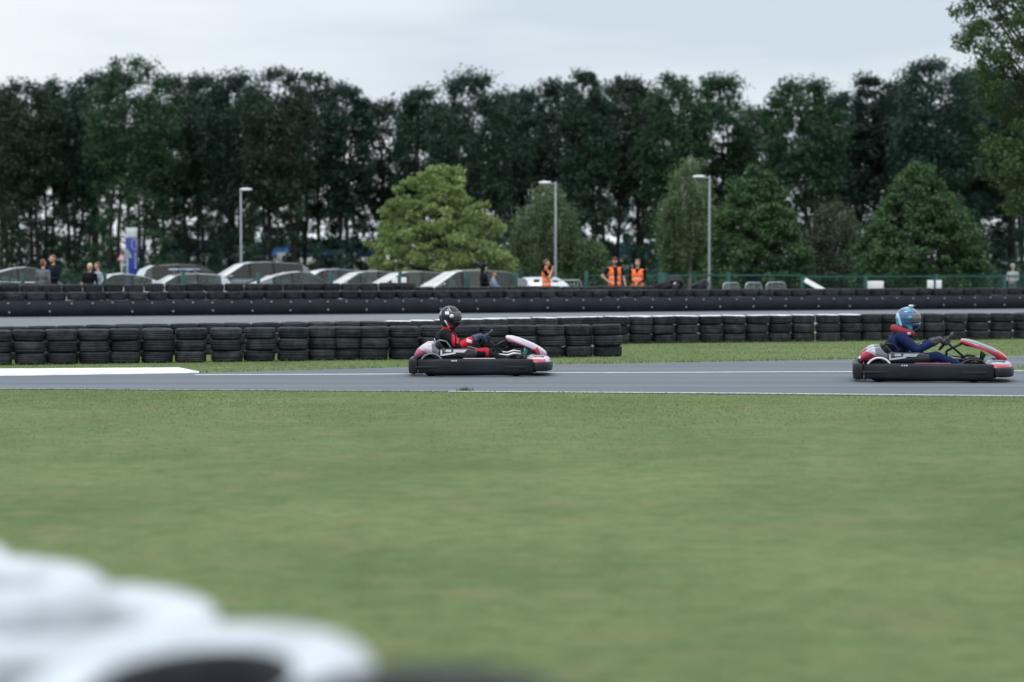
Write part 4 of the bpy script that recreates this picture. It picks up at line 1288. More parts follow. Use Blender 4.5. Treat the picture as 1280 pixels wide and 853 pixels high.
BG = 'tall trees of the belt behind the car park'
belt = [  # px, top, half width px, Y, kind, leaf, label
 (-12, 108, 44, 246, 'belt', 'dark', 'tall dark belt tree cut by the frame behind the grey car'),
 (32, 97, 40, 236, 'belt', 'brown', 'tall dull green belt tree behind the dark fastback'),
 (76, 96, 38, 248, 'belt', 'dark', 'tall dark belt tree behind the two talking men'),
 (118, 92, 36, 240, 'belt', 'deep', 'tall dark belt tree behind the blonde woman'),
 (163, 68, 52, 226, 'belt', 'mid', 'highest round-topped belt tree standing above the blue totem'),
 (216, 95, 36, 240, 'belt', 'brown', 'brownish belt tree behind the white hatchback with roof bars'),
 (252, 92, 34, 250, 'belt', 'dark', 'dark belt tree between the totem and the lamp post'),
 (298, 89, 40, 238, 'belt', 'deep', 'dark belt tree straight behind the lamp post among the cars'),
 (346, 82, 44, 230, 'belt', 'brown', 'dull green belt tree behind the silver off-roader\'s tail'),
 (392, 88, 38, 242, 'belt', 'dark', 'dark belt tree behind the silver fastback coupe'),
 (433, 100, 30, 236, 'belt', 'deep', 'narrow belt tree beside the bright green tree'),
 (482, 122, 38, 244, 'belt', 'brown', 'lower rusty-tinged belt tree rising behind the bright tree\'s outer edge'),
 (528, 108, 36, 236, 'belt', 'dark', 'dark belt tree straight above the bright green tree'),
 (590, 90, 56, 230, 'belt', 'dark', 'broad dark belt tree above the hooded adult'),
 (650, 102, 36, 246, 'belt', 'deep', 'dark belt tree between the bright tree and the drooping birch'),
 (700, 98, 36, 238, 'belt', 'dark', 'dark belt tree straight behind the middle lamp post'),
 (734, 86, 30, 228, 'belt', 'dark', 'spiky belt tree rising between the marshals'),
 (782, 94, 38, 240, 'belt', 'brown', 'dull belt tree above the capped and curly haired marshals'),
 (842, 89, 40, 230, 'belt', 'mid', 'green rounded belt tree above the loose tyres'),
 (902, 94, 40, 236, 'belt', 'mid', 'green rounded belt tree behind the lamp post by the birch'),
 (952, 132, 30, 250, 'belt', 'brown', 'thin brownish belt tree in the dip of the treeline'),
 (1003, 99, 48, 226, 'belt', 'mid', 'broad green belt tree above the grey-green bush'),
 (1052, 112, 32, 246, 'belt', 'deep', 'dark belt tree behind the grey-green bush\'s far edge'),
 (1084, 91, 26, 236, 'belt', 'pine', 'scots pine standing above the wide white board'),
 (1116, 98, 27, 244, 'belt', 'pine', 'second scots pine standing above the big cone-shaped tree'),
 (1172, 72, 54, 226, 'belt', 'deep', 'large dark belt tree above the two small white boards'),
 (1226, 84, 40, 238, 'belt', 'deep', 'dark belt tree half covered by the olive tree at the frame edge'),
 (1284, 92, 44, 230, 'belt', 'deep', 'dark belt tree behind the pale figure at the frame edge')]
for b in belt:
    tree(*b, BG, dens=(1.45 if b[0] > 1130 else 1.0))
# second rank, seen through the first
rank2 = [(10, 130, 'two talking men'), (100, 128, 'blonde woman'), (190, 126, 'blue totem'), (272, 120, 'white hatchback'), (322, 126, 'car park lamp'), (370, 122, 'silver coupe'), (560, 128, 'bright green tree'),
         (625, 124, 'hooded adult'), (755, 120, 'marshals'), (815, 120, 'loose tyres'), (1030, 140, 'grey-green bush'), (1140, 120, 'cone-shaped dark tree'), (1200, 118, 'olive tree'), (1255, 120, 'pale figure')]
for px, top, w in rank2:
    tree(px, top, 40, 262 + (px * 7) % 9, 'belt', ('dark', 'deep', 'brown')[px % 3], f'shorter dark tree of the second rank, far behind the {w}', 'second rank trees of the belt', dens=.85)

PG = 'planted trees around the car park'
tree(549, 207, 93, 124, 'round', 'bright', 'bright yellow-green broad tree standing behind the parked cars', PG)
tree(684, 226, 44, 128, 'birch', 'birch', 'drooping pale green birch behind the hand-raising marshal', PG, dens=1.1)
tree(862, 196, 40, 126, 'birch', 'birch', 'taller drooping birch with a pale trunk beside the lamp post', PG, dens=1.25, lean=.5)
tree(738, 300, 26, 127, 'shrub', 'birch', 'small pale bush between the birch and the capped marshal', PG, dens=.5, name='bush', cat='bush')
tree(945, 206, 70, 118, 'cone', 'lime', 'cone-shaped green tree next to the lamp post by the birch', PG)
tree(1042, 252, 46, 124, 'shrub', 'grey', 'grey-green bushy tree between the two cone-shaped trees', PG, dens=1.3)
tree(1150, 208, 88, 112, 'cone', 'lime', 'largest cone-shaped green tree above the small white boards', PG, dens=1.25)
tree(1304, -90, 114, 98, 'near', 'olive', 'tall olive-green tree overhanging the frame edge', PG)

# undergrowth under the belt: nobody could count it
rng = np.random.default_rng(5)
C = []
for px in np.arange(-20, 1330, 5):
    Y = rng.uniform(137, 150); h = rng.uniform(.5, 1.5) * (1 if px > 640 else .85)
    for z in np.arange(.15, h, .45): C.append((XY(px, Y) + rng.normal(0, .3), Y + rng.normal(0, .3), z))
for px in np.arange(-40, 1330, 7):
    if rng.uniform() < .14 and px < 1000: continue
    Y = rng.uniform(218, 266); h = rng.uniform(.5, 4.4) * (1.25 if px > 1000 else 1)
    for z in np.arange(.2, h, .7): C.append((XY(px, Y) + rng.normal(0, .4), Y + rng.normal(0, .5), z))
C = np.array(C)
q = clouds(rng, C, rng.uniform(.5, 1.0, len(C)), 45, .3)
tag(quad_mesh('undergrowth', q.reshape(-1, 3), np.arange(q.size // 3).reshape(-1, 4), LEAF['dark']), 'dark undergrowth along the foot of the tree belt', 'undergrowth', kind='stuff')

# ================================================================== go-karts and drivers
M_bump = mat('bumper_plastic', (.0145, .018, .0235), .5, spec=.22, var=.2, scale=5, bump=.12, bscale=40, rvar=.1)
M_slot = mat('bumper_slot', (.008, .009, .01), .6)
M_kblack = mat('kart_black', (.009, .010, .012), .4, spec=.25)
M_slick = mat('slick_tyre', (.015, .015, .017), .7, bump=.2, spec=.15)
M_steel = mat('kart_steel', (.35, .37, .4), .35, metal=.8)
M_seat = mat('seat_shell', (.012, .013, .015), .35, spec=.3)
M_teal = mat('teal_bracket', (.03, .2, .2), .4)
M_deck = mat('floor_tray', (.05, .052, .055), .5, metal=.4)
WHT, PNK, RED, SIL, DRK = (.5, .43, .51), (.45, .2, .29), (.33, .01, .03), (.16, .185, .235), (.018, .02, .028)
KX = lambda x: (x - 130) / 476 - 1.035
KZ = lambda y: (618 - y) / 476

def sweep(path, prof):
    """sweep a closed (offset, z) profile along a plan path; offset points to the right-hand normal of travel"""
    rings = []
    for i, p in enumerate(path):
        a = Vector(path[max(0, i - 1)]); b = Vector(path[min(len(path) - 1, i + 1)])
        t = (b - a); n = Vector((t.y, -t.x)).normalized()
        k = 1 if 0 < i < len(path) - 1 else .9
        rings.append([(p[0] + n.x * o * k, p[1] + n.y * o * k, .145 + (z - .145) * k) for o, z in prof])
    m = MB(); m.loft(rings, True, True); return m

def slab(outline, ys, crown, taper):
    """solid made of copies of a side outline across y; crown lowers the flanks, taper shrinks them"""
    cx = sum(p[0] for p in outline) / len(outline); cz = sum(p[1] for p in outline) / len(outline)
    yc, yw = (ys[0] + ys[-1]) / 2, (ys[-1] - ys[0]) / 2
    rings = []
    for y in ys:
        u = abs((y - yc) / yw)
        k = 1 - taper * u ** 3
        rings.append([(cx + (x - cx) * k, y, cz + (z - cz) * k - crown * u * u) for x, z in outline])
    m = MB(); m.loft(rings, True, True); return m

def make_kart(label, loc, rz, sc, style):
    root = empty('go_kart', loc, rz, label, 'go-kart', 'rental karts on the track')
    root.scale = sc
    prof = [(-.04, .05), (0, .036), (.024, .044), (.034, .075), (.036, .145), (.034, .21), (.024, .243), (0, .255), (-.04, .25)]
    side = [(-.90, .685), (-.6, .692), (0, .695), (.5, .69), (.745, .665)]
    for s in (-1, 1):
        pth = [(x, s * y) for x, y in side]
        if s == 1: pth = pth[::-1]
        b = sweep(pth, prof).build('side_bumper', M_bump, root)
        for (x0, x1) in ((.09, .44), (1.37, 1.69)):
            m = MB(); m.rbox(((x0 + x1) / 2 - 1.035, s * .7275, .137), (x1 - x0, .008, .028), .003, n=1); m.build('slot', M_slot, b)
        m = MB(); m.rbox((KX(610), s * .665, .256), (.46, .05, .012), .005, n=2); m.build('decal_strip', style['strip'], b)
        m = MB()
        for k in range(3): m.rbox((KX(425 + 14 * k), s * .7275, .226), (.021, .008, .022), .003, n=1)
        m.build('decal', style['decal'], b)
    corner = [(-.915, -.685), (-.96, -.675), (-1.0, -.63), (-1.01, -.55), (-1.015, -.3), (-1.015, 0), (-1.015, .3), (-1.01, .55), (-1.0, .63), (-.96, .675), (-.915, .685)]
    sweep(corner[::-1], prof).build('rear_bumper', M_bump, root)
    fprof = [(o, .07 + (z - .036) * .62) for o, z in prof]
    fr = [(.76, -.66), (.86, -.62), (.94, -.52), (.985, -.36), (1.0, -.15), (1.0, .15), (.985, .36), (.94, .52), (.86, .62), (.76, .66)]
    sweep(fr, fprof).build('front_bumper', M_bump, root)
    # floor, chassis
    m = MB(); m.rbox((.05, 0, .055), (1.5, .62, .02), .008, n=2); m.build('floor_tray', M_deck, root)
    m = MB()
    for s in (-1, 1):
        m.tube([(-.9, s * .3, .09), (-.3, s * .33, .08), (.3, s * .3, .08), (.62, s * .24, .09), (.85, s * .22, .1)], .016, 8)
        m.tube([(-.62, s * .33, .09), (-.5, s * .62, .1), (.35, s * .62, .1), (.42, s * .3, .09)], .012, 8)
    m.tube([(-.9, -.3, .09), (-.9, .3, .09)], .016, 8); m.tube([(-.71, -.6, .145), (-.71, .6, .145)], .02, 8)
    m.tube([(.5, -.55, .14), (.5, .55, .14)], .016, 8); m.build('chassis', M_steel, root)
    # wheels
    for (x, w, r, y) in ((-.71, .19, .148, .535), (.5, .13, .135, .56)):
        for s in (-1, 1):
            h = w / 2
            m = MB(); m.lathe([(.07, -h * .9), (r * .8, -h), (r * .95, -h * .85), (r, -h * .55), (r, h * .55), (r * .95, h * .85), (r * .8, h), (.07, h * .9)], 32, (x, s * y, r), 'y', close=True)
            wh = m.build('wheel', M_slick, root)
            m = MB(); m.lathe([(.01, h * .5), (.03, h * .55), (.045, h * .3), (.07, h * .9), (.072, -h * .9), (.01, -h * .5)], 20, (x, s * y, r), 'y'); m.build('rim', M_steel, wh)
    # mudguards over the front wheels
    for s in (-1, 1):
        m = MB(); rings = []
        for a in np.linspace(R(8), R(160), 14):
            rings.append([(.5 + rr * math.cos(a) * 1.12, s * yy, .135 + rr * math.sin(a)) for rr, yy in ((.165, .47), (.183, .48), (.186, .56), (.183, .645), (.165, .65), (.172, .56))])
        m.loft(rings, True, True); m.build('mudguard', M_kblack, root)
        m = MB(); m.tube([(KX(745), s * .5, KZ(468)), (KX(800), s * .52, KZ(475)), (KX(845), s * .52, KZ(463)), (KX(895), s * .5, KZ(466))], [.008, .012, .016, .008], 8); m.build('guard_trim', style['trim'], root)
    # rear side covers (over the rear wheels), with arch
    arch = [(KX(170), KZ(482)), (KX(172), KZ(455)), (KX(186), KZ(430)), (KX(240), KZ(396)), (KX(290), KZ(394)), (KX(318), KZ(425)), (KX(338), KZ(440)), (KX(342), KZ(490)), (KX(318), KZ(488)), (KX(285), KZ(464)), (KX(240), KZ(460)), (KX(205), KZ(468)), (KX(186), KZ(486))]
    for s in (-1, 1):
        ys = np.linspace(s * .36, s * .66, 7); ys = sorted(ys)
        slab(arch, ys, .012, .05).build('rear_cover', style['rear'], root)
        m = MB(); m.tube([(-.71 + .168 * math.cos(a), s * .672, .15 + .178 * math.sin(a)) for a in np.linspace(R(10), R(172), 12)], .014, 8); m.build('arch_trim', style['archtrim'], root)
    # side pods
    pod = [(KX(335), KZ(488)), (KX(338), KZ(437)), (KX(360), KZ(428)), (KX(530), KZ(430)), (KX(590), KZ(445)), (KX(598), KZ(480)), (KX(560), KZ(494)), (KX(350), KZ(496))]
    for s in (-1, 1):
        ys = sorted(np.linspace(s * .42, s * .63, 5))
        p = slab(pod, ys, .01, .05).build('side_pod', style['pod'], root)
        y = s * .634
        m = MB(); m.sm = False
        for quad in ([(345, 478), (345, 440), (357, 440), (357, 478)], [(357, 478), (357, 466), (452, 452), (450, 464)], [(380, 452), (380, 436), (420, 436), (418, 452)], [(432, 455), (434, 436), (528, 436), (508, 455)]):
            for sgn in (0,):
                pts = [(KX(a), KZ(b)) for a, b in quad]
                m.loft([[(a, y - .004, b) for a, b in pts], [(a, y + .004, b) for a, b in pts]])
        m.build('decal', style['decal'], p)
    # engine and tank on the far side, exhaust
    m = MB()
    m.rbox((-.5, .44, .2), (.28, .22, .2), .03)
    for k in range(6): m.rbox((-.38, .44, .24 + k * .022), (.2, .22, .01), .004, n=1)
    m.build('engine', M_steel, root)
    m = MB(); m.tube([(-.55, .4, .28), (-.75, .3, .34), (-.9, .2, .3), (-.97, .1, .28)], [.03, .05, .05, .025], 10); m.build('exhaust', M_steel, root)
    m = MB(); m.rbox((.2, 0, .13), (.25, .2, .14), .04); m.build('fuel_tank', M_kblack, root)
    # seat
    dx = style['dx']
    m = MB(); rings = []
    for (x, z, w, d) in ((-.27, .1, .16, .02), (-.4, .1, .2, .03), (-.52, .14, .21, .08), (-.6, .26, .215, .1), (-.655, .4, .205, .09), (-.68, .5, .17, .04)):
        ring = []
        for k in range(13):
            u = -1 + 2 * k / 12
            ring.append((x + d * 1.5 * abs(u) ** 3, u * (w + .02), z + (.1 * abs(u) ** 4 if z < .3 else 0)))
        for k in range(12, -1, -1):
            u = -1 + 2 * k / 12
            ring.append((x - .022 + d * 1.5 * abs(u) ** 3, u * (w + .045), z - .012 + (.1 * abs(u) ** 4 if z < .3 else 0)))
        rings.append(ring)
    m.loft(rings, True, True); m.build('seat', M_seat, root)
    m = MB()
    for s in (-1, 1): m.tube([(KX(300), s * .3, KZ(440)), (KX(305), s * .28, KZ(395)), (KX(335), s * .27, KZ(376)), (KX(380), s * .27, KZ(385)), (KX(405), s * .28, KZ(415)), (KX(412), s * .3, KZ(440))], .012, 8)
    m.tube([(KX(305), -.28, KZ(395)), (KX(296), 0, KZ(372)), (KX(305), .28, KZ(395))], .012, 8)
    m.build('seat_hoop', style['hoop'], root)
    # steering
    Wx = style['wx'] - 1.035; Wz = .53
    n = Vector((-.8, 0, .6)); u = Vector((.6, 0, .8))
    m = MB(); m.tube([(Wx, 0, Wz), (Wx + .22, 0, Wz - .2), (Wx + .36, 0, .12)], .015, 8)
    m.tube([(Wx + .2, -.0, Wz - .18), (Wx + .24, -.1, .1)], .012, 8); m.tube([(Wx + .2, 0, Wz - .18), (Wx + .24, .1, .1)], .012, 8)
    m.build('steering_column', M_kblack, root)
    m = MB()
    pts = [Vector((Wx, 0, Wz)) + Vector((0, 1, 0)) * .155 * math.cos(a) + u * .14 * math.sin(a) for a in np.linspace(0, 2 * math.pi, 29)]
    m.tube(pts, .0155, 8, False)
    for a in (0, math.pi, -math.pi / 2): m.tube([Vector((Wx, 0, Wz)) - n * .02, Vector((Wx, 0, Wz)) + Vector((0, 1, 0)) * .155 * math.cos(a) + u * .14 * math.sin(a)], .011, 6)
    m.ell(Vector((Wx, 0, Wz)) - n * .01, (.04, .05, .04)); m.build('steering_wheel', M_kblack, root)
    # front panel (fairing) and its bracket
    fair = [(788, 352), (800, 345), (835, 347), (880, 358), (930, 377), (985, 400), (1035, 428), (1066, 452), (1078, 468), (1070, 474), (1035, 470), (1010, 460), (985, 438), (945, 416), (900, 399), (855, 386), (815, 380), (798, 373)]
    fair = [(KX(a), KZ(b)) for a, b in fair]
    slab(fair, np.linspace(-.2, .2, 11), .024, .04).build('front_panel', style['fair'], root)
    m = MB()
    for s in (-1, 1):
        m.tube([(KX(805), s * .1, KZ(375)), (KX(745), s * .08, KZ(405)), (KX(705), s * .06, KZ(430)), (KX(700), s * .1, .1)], .014, 8)
    m.tube([(KX(745), -.08, KZ(405)), (KX(745), .08, KZ(405))], .012, 6)
    m.build('panel_bracket', M_kblack, root)
    m = MB()
    for s in (-1, 1): m.tube([(KX(1045), s * .12, KZ(462)), (KX(1050), s * .12, KZ(505))], .014, 6)
    m.tube([(KX(1048), -.12, KZ(490)), (KX(1048), .12, KZ(490))], .01, 6)
    m.build('panel_stay', M_kblack, root)
    m = MB()
    for s in (-1, 1):
        m.tube([(KX(940), s * .17, KZ(445)), (KX(915), s * .17, KZ(500)), (KX(905), s * .17, KZ(520))], .013, 6); m.tube([(KX(925), s * .2, KZ(430)), (KX(915), s * .2, KZ(500))], .012, 6)
    m.build('pedals', style['pedal'], root)
    # nose
    m = MB(); rings = []
    for (k, z) in ((1.0, .16), (1.0, .2), (.95, .232), (.83, .262), (.58, .285), (.25, .295)):
        ring = []
        for a in np.linspace(0, 2 * math.pi, 40, endpoint=False):
            c, s_ = math.cos(a), math.sin(a)
            x = .8 + (.215 if c > 0 else .16) * k * math.copysign(abs(c) ** .75, c)
            ring.append((x, .6 * k * math.copysign(abs(s_) ** .8, s_), z))
        rings.append(ring)
    m.loft(rings, True, True); nose = m.build('nose', style['nose'], root)
    for s in (-1, 0, 1):
        m = MB(); m.rbox((.83, s * .37, .268 if s else .292), (.15, .14 if s else .2, .02), .008, n=2); m.build('nose_patch', M_kblack, nose)
    return root

def grip(rim, s, t, k=1.0):
    """gloved hand closed round the rim of the wheel"""
    n = Vector((-.8, 0, .6)); u = Vector((.6, 0, .8)); d = -n; out = Vector((0, s, 0)); inw = -out
    w = rim + n * .085 + out * .03 - u * .02
    P = [cap(w, .03, w + d * .05, .034, t), cap(w + d * .05 + u * .025, .021, rim + out * .028 + u * .034 + n * .01, .017, t), cap(w + d * .05 - u * .022, .021, rim + out * .028 - u * .036 + n * .01, .017, t)]
    for j, L in enumerate((.9, 1.0, .95, .8)):
        o = u * (.036 - .0245 * j)
        k0 = rim + out * .03 + o + n * .005
        k1 = k0 - n * .036 * L + inw * .008
        k2 = k1 + inw * .036 * L - n * .006
        k3 = k2 + inw * .012 + n * .024 * L
        P += [cap(k0, .0125, k1, .0115, t), cap(k1, .0115, k2, .011, t), cap(k2, .011, k3, .0095, t)]
    t0 = w + d * .03 + u * .025; t1 = rim + n * .022 + u * .05 + out * .012; t2 = rim + n * .02 + u * .068 + inw * .012
    P += [cap(t0, .016, t1, .0135, t), cap(t1, .0135, t2, .011, t)]
    return P, w

def make_driver(label, loc, rz, sc, st):
    dx = st['dx']; hx = .57 + dx
    q = lambda X, y, z: Vector((X - 1.035, y, z))
    Wc = q(st['wx'], 0, .53)
    lean = Euler((0, R(-12 + dx * 130), 0))
    P = [els(q(.58, 0, .235), (.16, .175, .125), 'suit'), els(q(.55 + dx * .35, 0, .42), (.13, .18, .2), 'suit', lean), els(q(.47 + dx * .6, 0, .5), (.12, .19, .15), 'suit', lean), els(q(.56 + dx * .7, 0, .52), (.125, .17, .13), 'suit', lean),
         cap(q(.5 + dx * .85, -.165, .595), .075, q(.5 + dx * .85, .165, .595), .075, st['shoulder']), cap(q(.52 + dx * .9, 0, .62), .085, q(.54 + dx, 0, .69), .068, st['collar']),
         cap(q(.54 + dx, 0, .69), .06, q(hx - .01, 0, .78), .055, 'skin'), els(q(hx + .01, 0, .865), (.095, .076, .115), 'skin'), cap(q(hx + .1, 0, .88), .01, q(hx + .112, 0, .85), .013, 'skin'),
         els(q(hx + .09, -.03, .885), (.01, .012, .009), 'eye'), els(q(hx + .09, .03, .885), (.01, .012, .009), 'eye'), els(q(hx + .092, 0, .81), (.01, .024, .008), 'lip')]
    gl = []
    for s in (-1, 1):
        g, w = grip(Wc + Vector((0, s * .155, 0)), s, 'g')
        sh = q(.5 + dx * .85, s * .185, .59); el = q(.72 + dx * .75, s * .3, .42)
        gl.append(g + [cap(w, .036, w.lerp(el, .32), .056, 'g')])
        P += [cap(sh, .08, sh.lerp(el, .5), .07, st['upper']), cap(sh.lerp(el, .5), .069, el, .06, st['upper']), cap(el, .06, el.lerp(w, .55), .052, st['fore']), cap(el.lerp(w, .55), .05, w, .036, 'suit')]
        hip, kn, an = q(.62, s * .1, .215), q(1.09, s * .2, .325), q(1.5, s * .175, .15)
        P += [cap(hip, .092, hip.lerp(kn, .6), .076, 'suit'), cap(hip.lerp(kn, .6), .076, kn, .064, st['knee']), cap(kn, .06, kn.lerp(an, .45), .058, 'suit'), cap(kn.lerp(an, .45), .056, an, .042, 'suit'),
              cap(an + Vector((-.02, 0, -.04)), .04, q(1.6, s * .175, .27), .036, 'shoe')]
    mats = {'suit': st['suit'], 'acc': st['acc'], 'skin': SKIN, 'eye': M_eye, 'lip': M_lip, 'shoe': C_shoe, 'pale': st['pale']}
    ov = st.get('override')
    o = blob('person', P, .009, mats, None, ov, 3)
    o.location = loc; o.rotation_euler = (0, 0, rz); o.scale = sc
    tag(o, label, 'person', 'kart drivers')
    for g in gl: blob('glove', g, .0055, {'g': st['glove']}, o, None, 2)
    hc = q(hx, 0, .845)
    H = [els(hc, (.158, .128, .158), 'a'), els(hc + Vector((.07, 0, -.075)), (.1, .1, .085), 'a'), els(hc + Vector((-.03, 0, -.06)), (.118, .112, .11), 'a'), cap(hc + Vector((.02, 0, -.1)), .095, hc + Vector((.03, 0, -.115)), .09, 'a')]
    hov = []
    for (x0, x1, z0, z1, slant, t) in st['marks']:
        hov.append((lambda C, a=x0, b=x1, c=z0, d=z1, sl=slant: ((C[:, 0] - hc.x + sl * (C[:, 2] - hc.z) > a) & (C[:, 0] - hc.x + sl * (C[:, 2] - hc.z) < b) & (C[:, 2] - hc.z > c) & (C[:, 2] - hc.z < d)), t))
    h = blob('helmet', H, .0055, st['hmats'], o, hov, 3)
    m = MB(); rings = []
    for rr in (1.035, 1.005):
        pass
    az = np.linspace(R(-78), R(78), 21); elv = np.linspace(R(-20), R(27), 9)
    grid = [[hc + Vector((.158 * 1.03 * math.cos(e) * math.cos(a) + .012, .128 * 1.03 * math.cos(e) * math.sin(a), .158 * math.sin(e) * 1.05 - .004)) for a in az] for e in elv]
    inner = [[p - (p - hc) * .03 for p in row] for row in grid]
    vs = [p for r_ in grid for p in r_] + [p for r_ in inner for p in r_]
    nA, nE = len(az), len(elv); off = nA * nE; fs = []
    for i in range(nE - 1):
        for j in range(nA - 1):
            a = i * nA + j; fs.append((a, a + 1, a + nA + 1, a + nA)); fs.append((a + off, a + nA + off, a + nA + 1 + off, a + 1 + off))
    for j in range(nA - 1):
        fs.append((j, j + off, j + 1 + off, j + 1)); a = (nE - 1) * nA + j; fs.append((a, a + 1, a + 1 + off, a + off))
    for i in range(nE - 1):
        a = i * nA; fs.append((a, a + nA, a + nA + off, a + off)); a = i * nA + nA - 1; fs.append((a, a + off, a + nA + off, a + nA))
    m.add(vs, fs); m.build('visor', st['visor'], h)
    m = MB()
    for s in (-1, 1): m.lathe([(.001, -.012), (.03, -.012), (.03, .008), (.001, .012)], 16, (hc.x + .03, hc.y + s * .122, hc.z + .01), 'y')
    m.build('visor_pivot', st['hmats']['b'], h)
    if st.get('camera'):
        m = MB(); m.rbox((hc.x + .045, 0, hc.z + .168), (.06, .045, .034), .01); m.tube([(hc.x + .045, 0, hc.z + .135), (hc.x + .045, 0, hc.z + .16)], .016, 8); m.build('action_camera', st['camera'], h)
    if st.get('brace'):
        m = MB(); c = q(.53 + dx, 0, .685)
        m.tube([c + Vector((-.01 + .125 * math.cos(a), .14 * math.sin(a), -.02 - .045 * math.cos(a))) for a in np.linspace(R(24), R(336), 26)], [.03] + [.052] * 24 + [.03], 12)
        nb_ = m.build('neck_brace', st['brace'], o)
        m = MB(); m.rbox((c.x + .055, -.178, c.z - .045), (.045, .02, .04), .008, n=2); m.build('brace_tag', st['pale'], nb_)
    return o

def g_mat(n, c, r=.3, **k): return mat(n, c, r, var=.06, **k)
strip1 = g_mat('pink_white_decal', (.66, .5, .58)); strip2 = g_mat('dull_red_decal', (.34, .06, .09))
white_p = g_mat('kart_white_plastic', (.68, .67, .72)); grey_p = g_mat('kart_grey_plastic', (.16, .18, .22)); dark_p = g_mat('kart_dark_plastic', (.018, .021, .028), spec=.25)
fair1 = mat_bands('front_panel_white_red', [(0, 0, 0, 0, WHT), (-.37, 0, -.93, -.642, PNK), (.5, 0, -.5, .2, (.5, .03, .08)), (.9, 0, .3, .86, WHT)], .25)
fair2 = mat_bands('front_panel_silver_red', [(0, 0, 0, 0, SIL), (-.37, 0, -.93, -.664, RED), (.9, 0, .35, .87, (.45, .02, .04)), (.25, 0, .95, .652, (.38, .42, .5))], .25)
rear1 = mat_bands('rear_cover_white_pink', [(0, 0, 0, 0, (.5, .45, .5)), (.75, 0, -.6, -.82, WHT), (-.45, 0, -.9, .045, (.5, .12, .2)), (.95, 0, .1, -.63, (.1, .11, .14))], .3)
rear2 = mat_bands('rear_cover_silver_red', [(0, 0, 0, 0, (.33, .36, .43)), (-.45, 0, -.9, .02, RED), (.95, 0, .1, -.68, (.1, .11, .14))], .3)
nose1 = mat_bands('nose_white_red', [(0, 0, 0, 0, (.5, .43, .48)), (0, 0, -1, -.243, (.42, .03, .08)), (1, 0, 0, .93, WHT)], .25)
nose2 = mat_bands('nose_silver_red', [(0, 0, 0, 0, (.27, .3, .37)), (0, 0, -1, -.243, (.4, .03, .06))], .25)
S1 = dict(strip=strip1, trim=white_p, rear=rear1, archtrim=grey_p, pod=dark_p, decal=white_p, hoop=grey_p, fair=fair1, nose=nose1, pedal=M_teal, dx=0, wx=1.1)
S2 = dict(strip=strip2, trim=M_kblack, rear=rear2, archtrim=white_p, pod=dark_p, decal=g_mat('grey_decal', (.42, .46, .54)), hoop=M_kblack, fair=fair2, nose=nose2, pedal=M_kblack, dx=.13, wx=1.2)
def kart_at(px, Y): return (XY(px, Y), Y, .0042)
L1, L2 = kart_at(602, 36.0), kart_at(1167, 34.2)
SC1, SC2 = (1.02,) * 3, (1.075, 1.04, 1.035)
make_kart('black go-kart with white and pink panels, driven by the red-trimmed driver', L1, 0.0, SC1, S1)
make_kart('black go-kart with silver and red panels, driven by the blue-suited driver', L2, R(-8), SC2, S2)
su1 = mat('black_race_suit', (.010, .010, .014), .7, spec=.12, bump=.7, bscale=13); ac1 = mat('red_race_panel', (.5, .012, .03), .65, spec=.2, bump=.6, bscale=13); pal1 = mat('white_suit_patch', (.6, .58, .62), .6)
su2 = mat('navy_race_suit', (.006, .016, .066), .75, spec=.15, bump=.7, bscale=13); ac2 = mat('dark_red_padding', (.2, .005, .016), .7); pal2 = mat('grey_strap', (.42, .44, .5), .6)
gl1 = mat('blue_black_glove', (.009, .011, .022), .6, spec=.12, var=.6, scale=40, col2=(.09, .12, .2)); gl2 = mat('black_glove', (.008, .008, .011), .6, spec=.12, var=.5, scale=40, col2=(.1, .1, .12))
h1 = {'a': mat('helmet_black', (.007, .008, .011), .22, coat=.25, spec=.3, col2=(.022, .025, .032), scale=16), 'b': mat('helmet_white_mark', (.72, .7, .74), .25, coat=.5), 'c': mat('helmet_grey', (.2, .215, .25), .2, coat=.6), 'd': mat('helmet_red_mark', (.4, .02, .04), .25)}
h2 = {'a': mat('helmet_blue', (.025, .075, .2), .15, coat=.8, col2=(.06, .14, .3), scale=14), 'b': mat('helmet_teal', (.03, .3, .42), .2, coat=.6), 'c': mat('helmet_light', (.45, .6, .68), .2, coat=.6), 'd': mat('helmet_dark', (.012, .03, .05), .25, coat=.4)}
vis1 = mat('dark_visor', (.022, .025, .032), .06, ior=1.8, rvar=.02); vis2 = mat('mirror_visor', (.14, .12, .12), .08, metal=.5, ior=1.7, rvar=.02)
xk = lambda X: X - 1.035
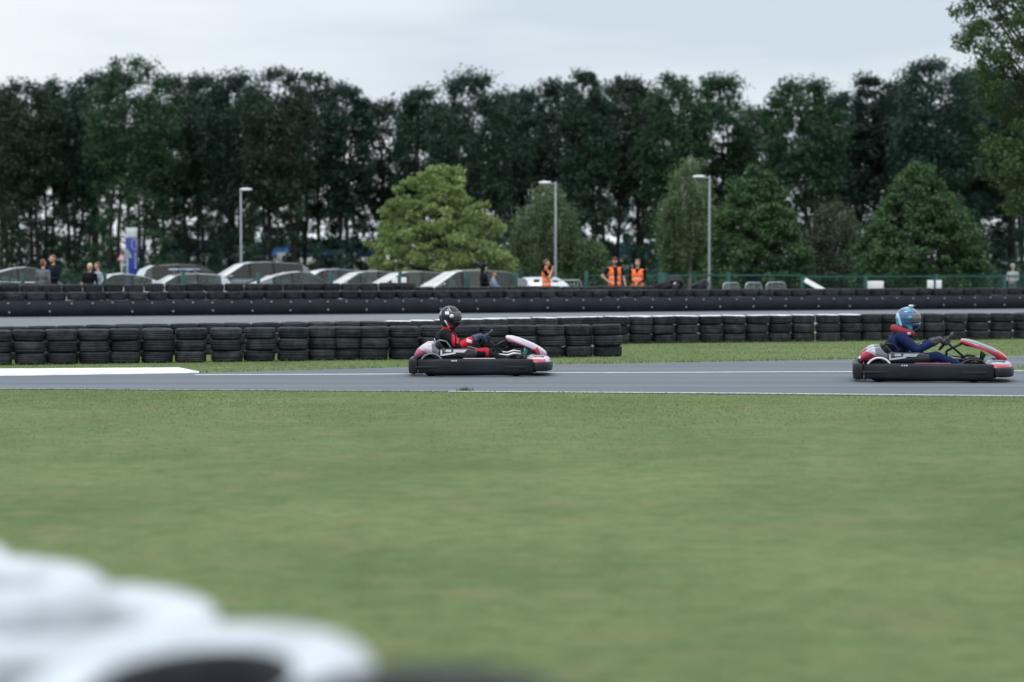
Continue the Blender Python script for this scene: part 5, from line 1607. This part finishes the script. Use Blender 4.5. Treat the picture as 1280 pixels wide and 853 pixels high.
ov1 = [(lambda C: (np.abs(C[:, 1]) > .1) & (C[:, 2] > .41) & (C[:, 2] < .66) & (C[:, 0] > xk(.605)) & (C[:, 0] < xk(.65)), 'acc'), (lambda C: (np.abs(C[:, 1]) > .05) & (C[:, 2] > .46) & (C[:, 2] < .62) & (C[:, 0] > xk(.675)) & (C[:, 0] < xk(.71)), 'acc'),
       (lambda C: (C[:, 0] > xk(.93)) & (C[:, 0] < xk(1.14)) & (np.abs(C[:, 1]) > .1) & (C[:, 2] < .42) & ((C[:, 2] > .345) | (C[:, 0] > xk(1.095))), 'acc'),
       (lambda C: (C[:, 2] > .29) & (C[:, 2] < .64) & (C[:, 0] > xk(.56)) & (np.abs(C[:, 0] - xk(.665) - .25 * np.abs(C[:, 2] - .47)) < .02) & (np.abs(C[:, 1]) < .2), 'acc'),
       (lambda C: (np.abs(C[:, 2] - .5 + .3 * (C[:, 0] - xk(.85))) < .022) & (C[:, 0] > xk(.82)) & (C[:, 0] < xk(.9)) & (np.abs(C[:, 1]) > .16), 'pale')]
make_driver('driver in a black and red race suit and black helmet', L1, 0.0, SC1, dict(dx=0, wx=1.1, suit=su1, acc=ac1, pale=pal1, shoulder='suit', collar='acc', upper='suit', fore='acc', knee='suit', glove=gl1, hmats=h1, visor=vis1, override=ov1,
    marks=[(-.06, .0, .03, .075, .1, 'b'), (-.11, -.085, -.16, -.05, .55, 'b'), (-.01, .05, .09, .103, .3, 'c'), (.055, .075, .06, .14, .6, 'c'), (.0, .075, -.012, .008, 0, 'b'), (-.07, -.045, -.17, -.09, .55, 'd'), (-.15, -.12, .02, .1, 0, 'c')]))
ov2 = [(lambda C: (C[:, 2] > .47) & (C[:, 0] > xk(.76)) & (np.abs(C[:, 1]) < .24) & (np.abs(C[:, 0] - xk(.83) - .3 * (.6 - C[:, 2])) < .035), 'pale')]
make_driver('driver in a navy race suit with a blue helmet and red neck padding', L2, R(-8), SC2, dict(dx=.13, wx=1.2, suit=su2, acc=ac2, pale=pal2, shoulder='acc', collar='suit', upper='suit', fore='suit', knee='suit', glove=gl2, hmats=h2, visor=vis2, override=ov2,
    marks=[(-.2, -.09, -.2, .06, .2, 'b'), (-.13, -.1, -.1, .09, .3, 'c'), (.03, .09, .095, .2, .5, 'b'), (.06, .3, -.2, -.09, 0, 'd'), (-.04, .02, -.2, -.085, .3, 'b')],
    camera=mat('white_camera_case', (.6, .62, .64), .4), brace=mat('red_neck_padding', (.24, .006, .022), .7, bump=.2)))
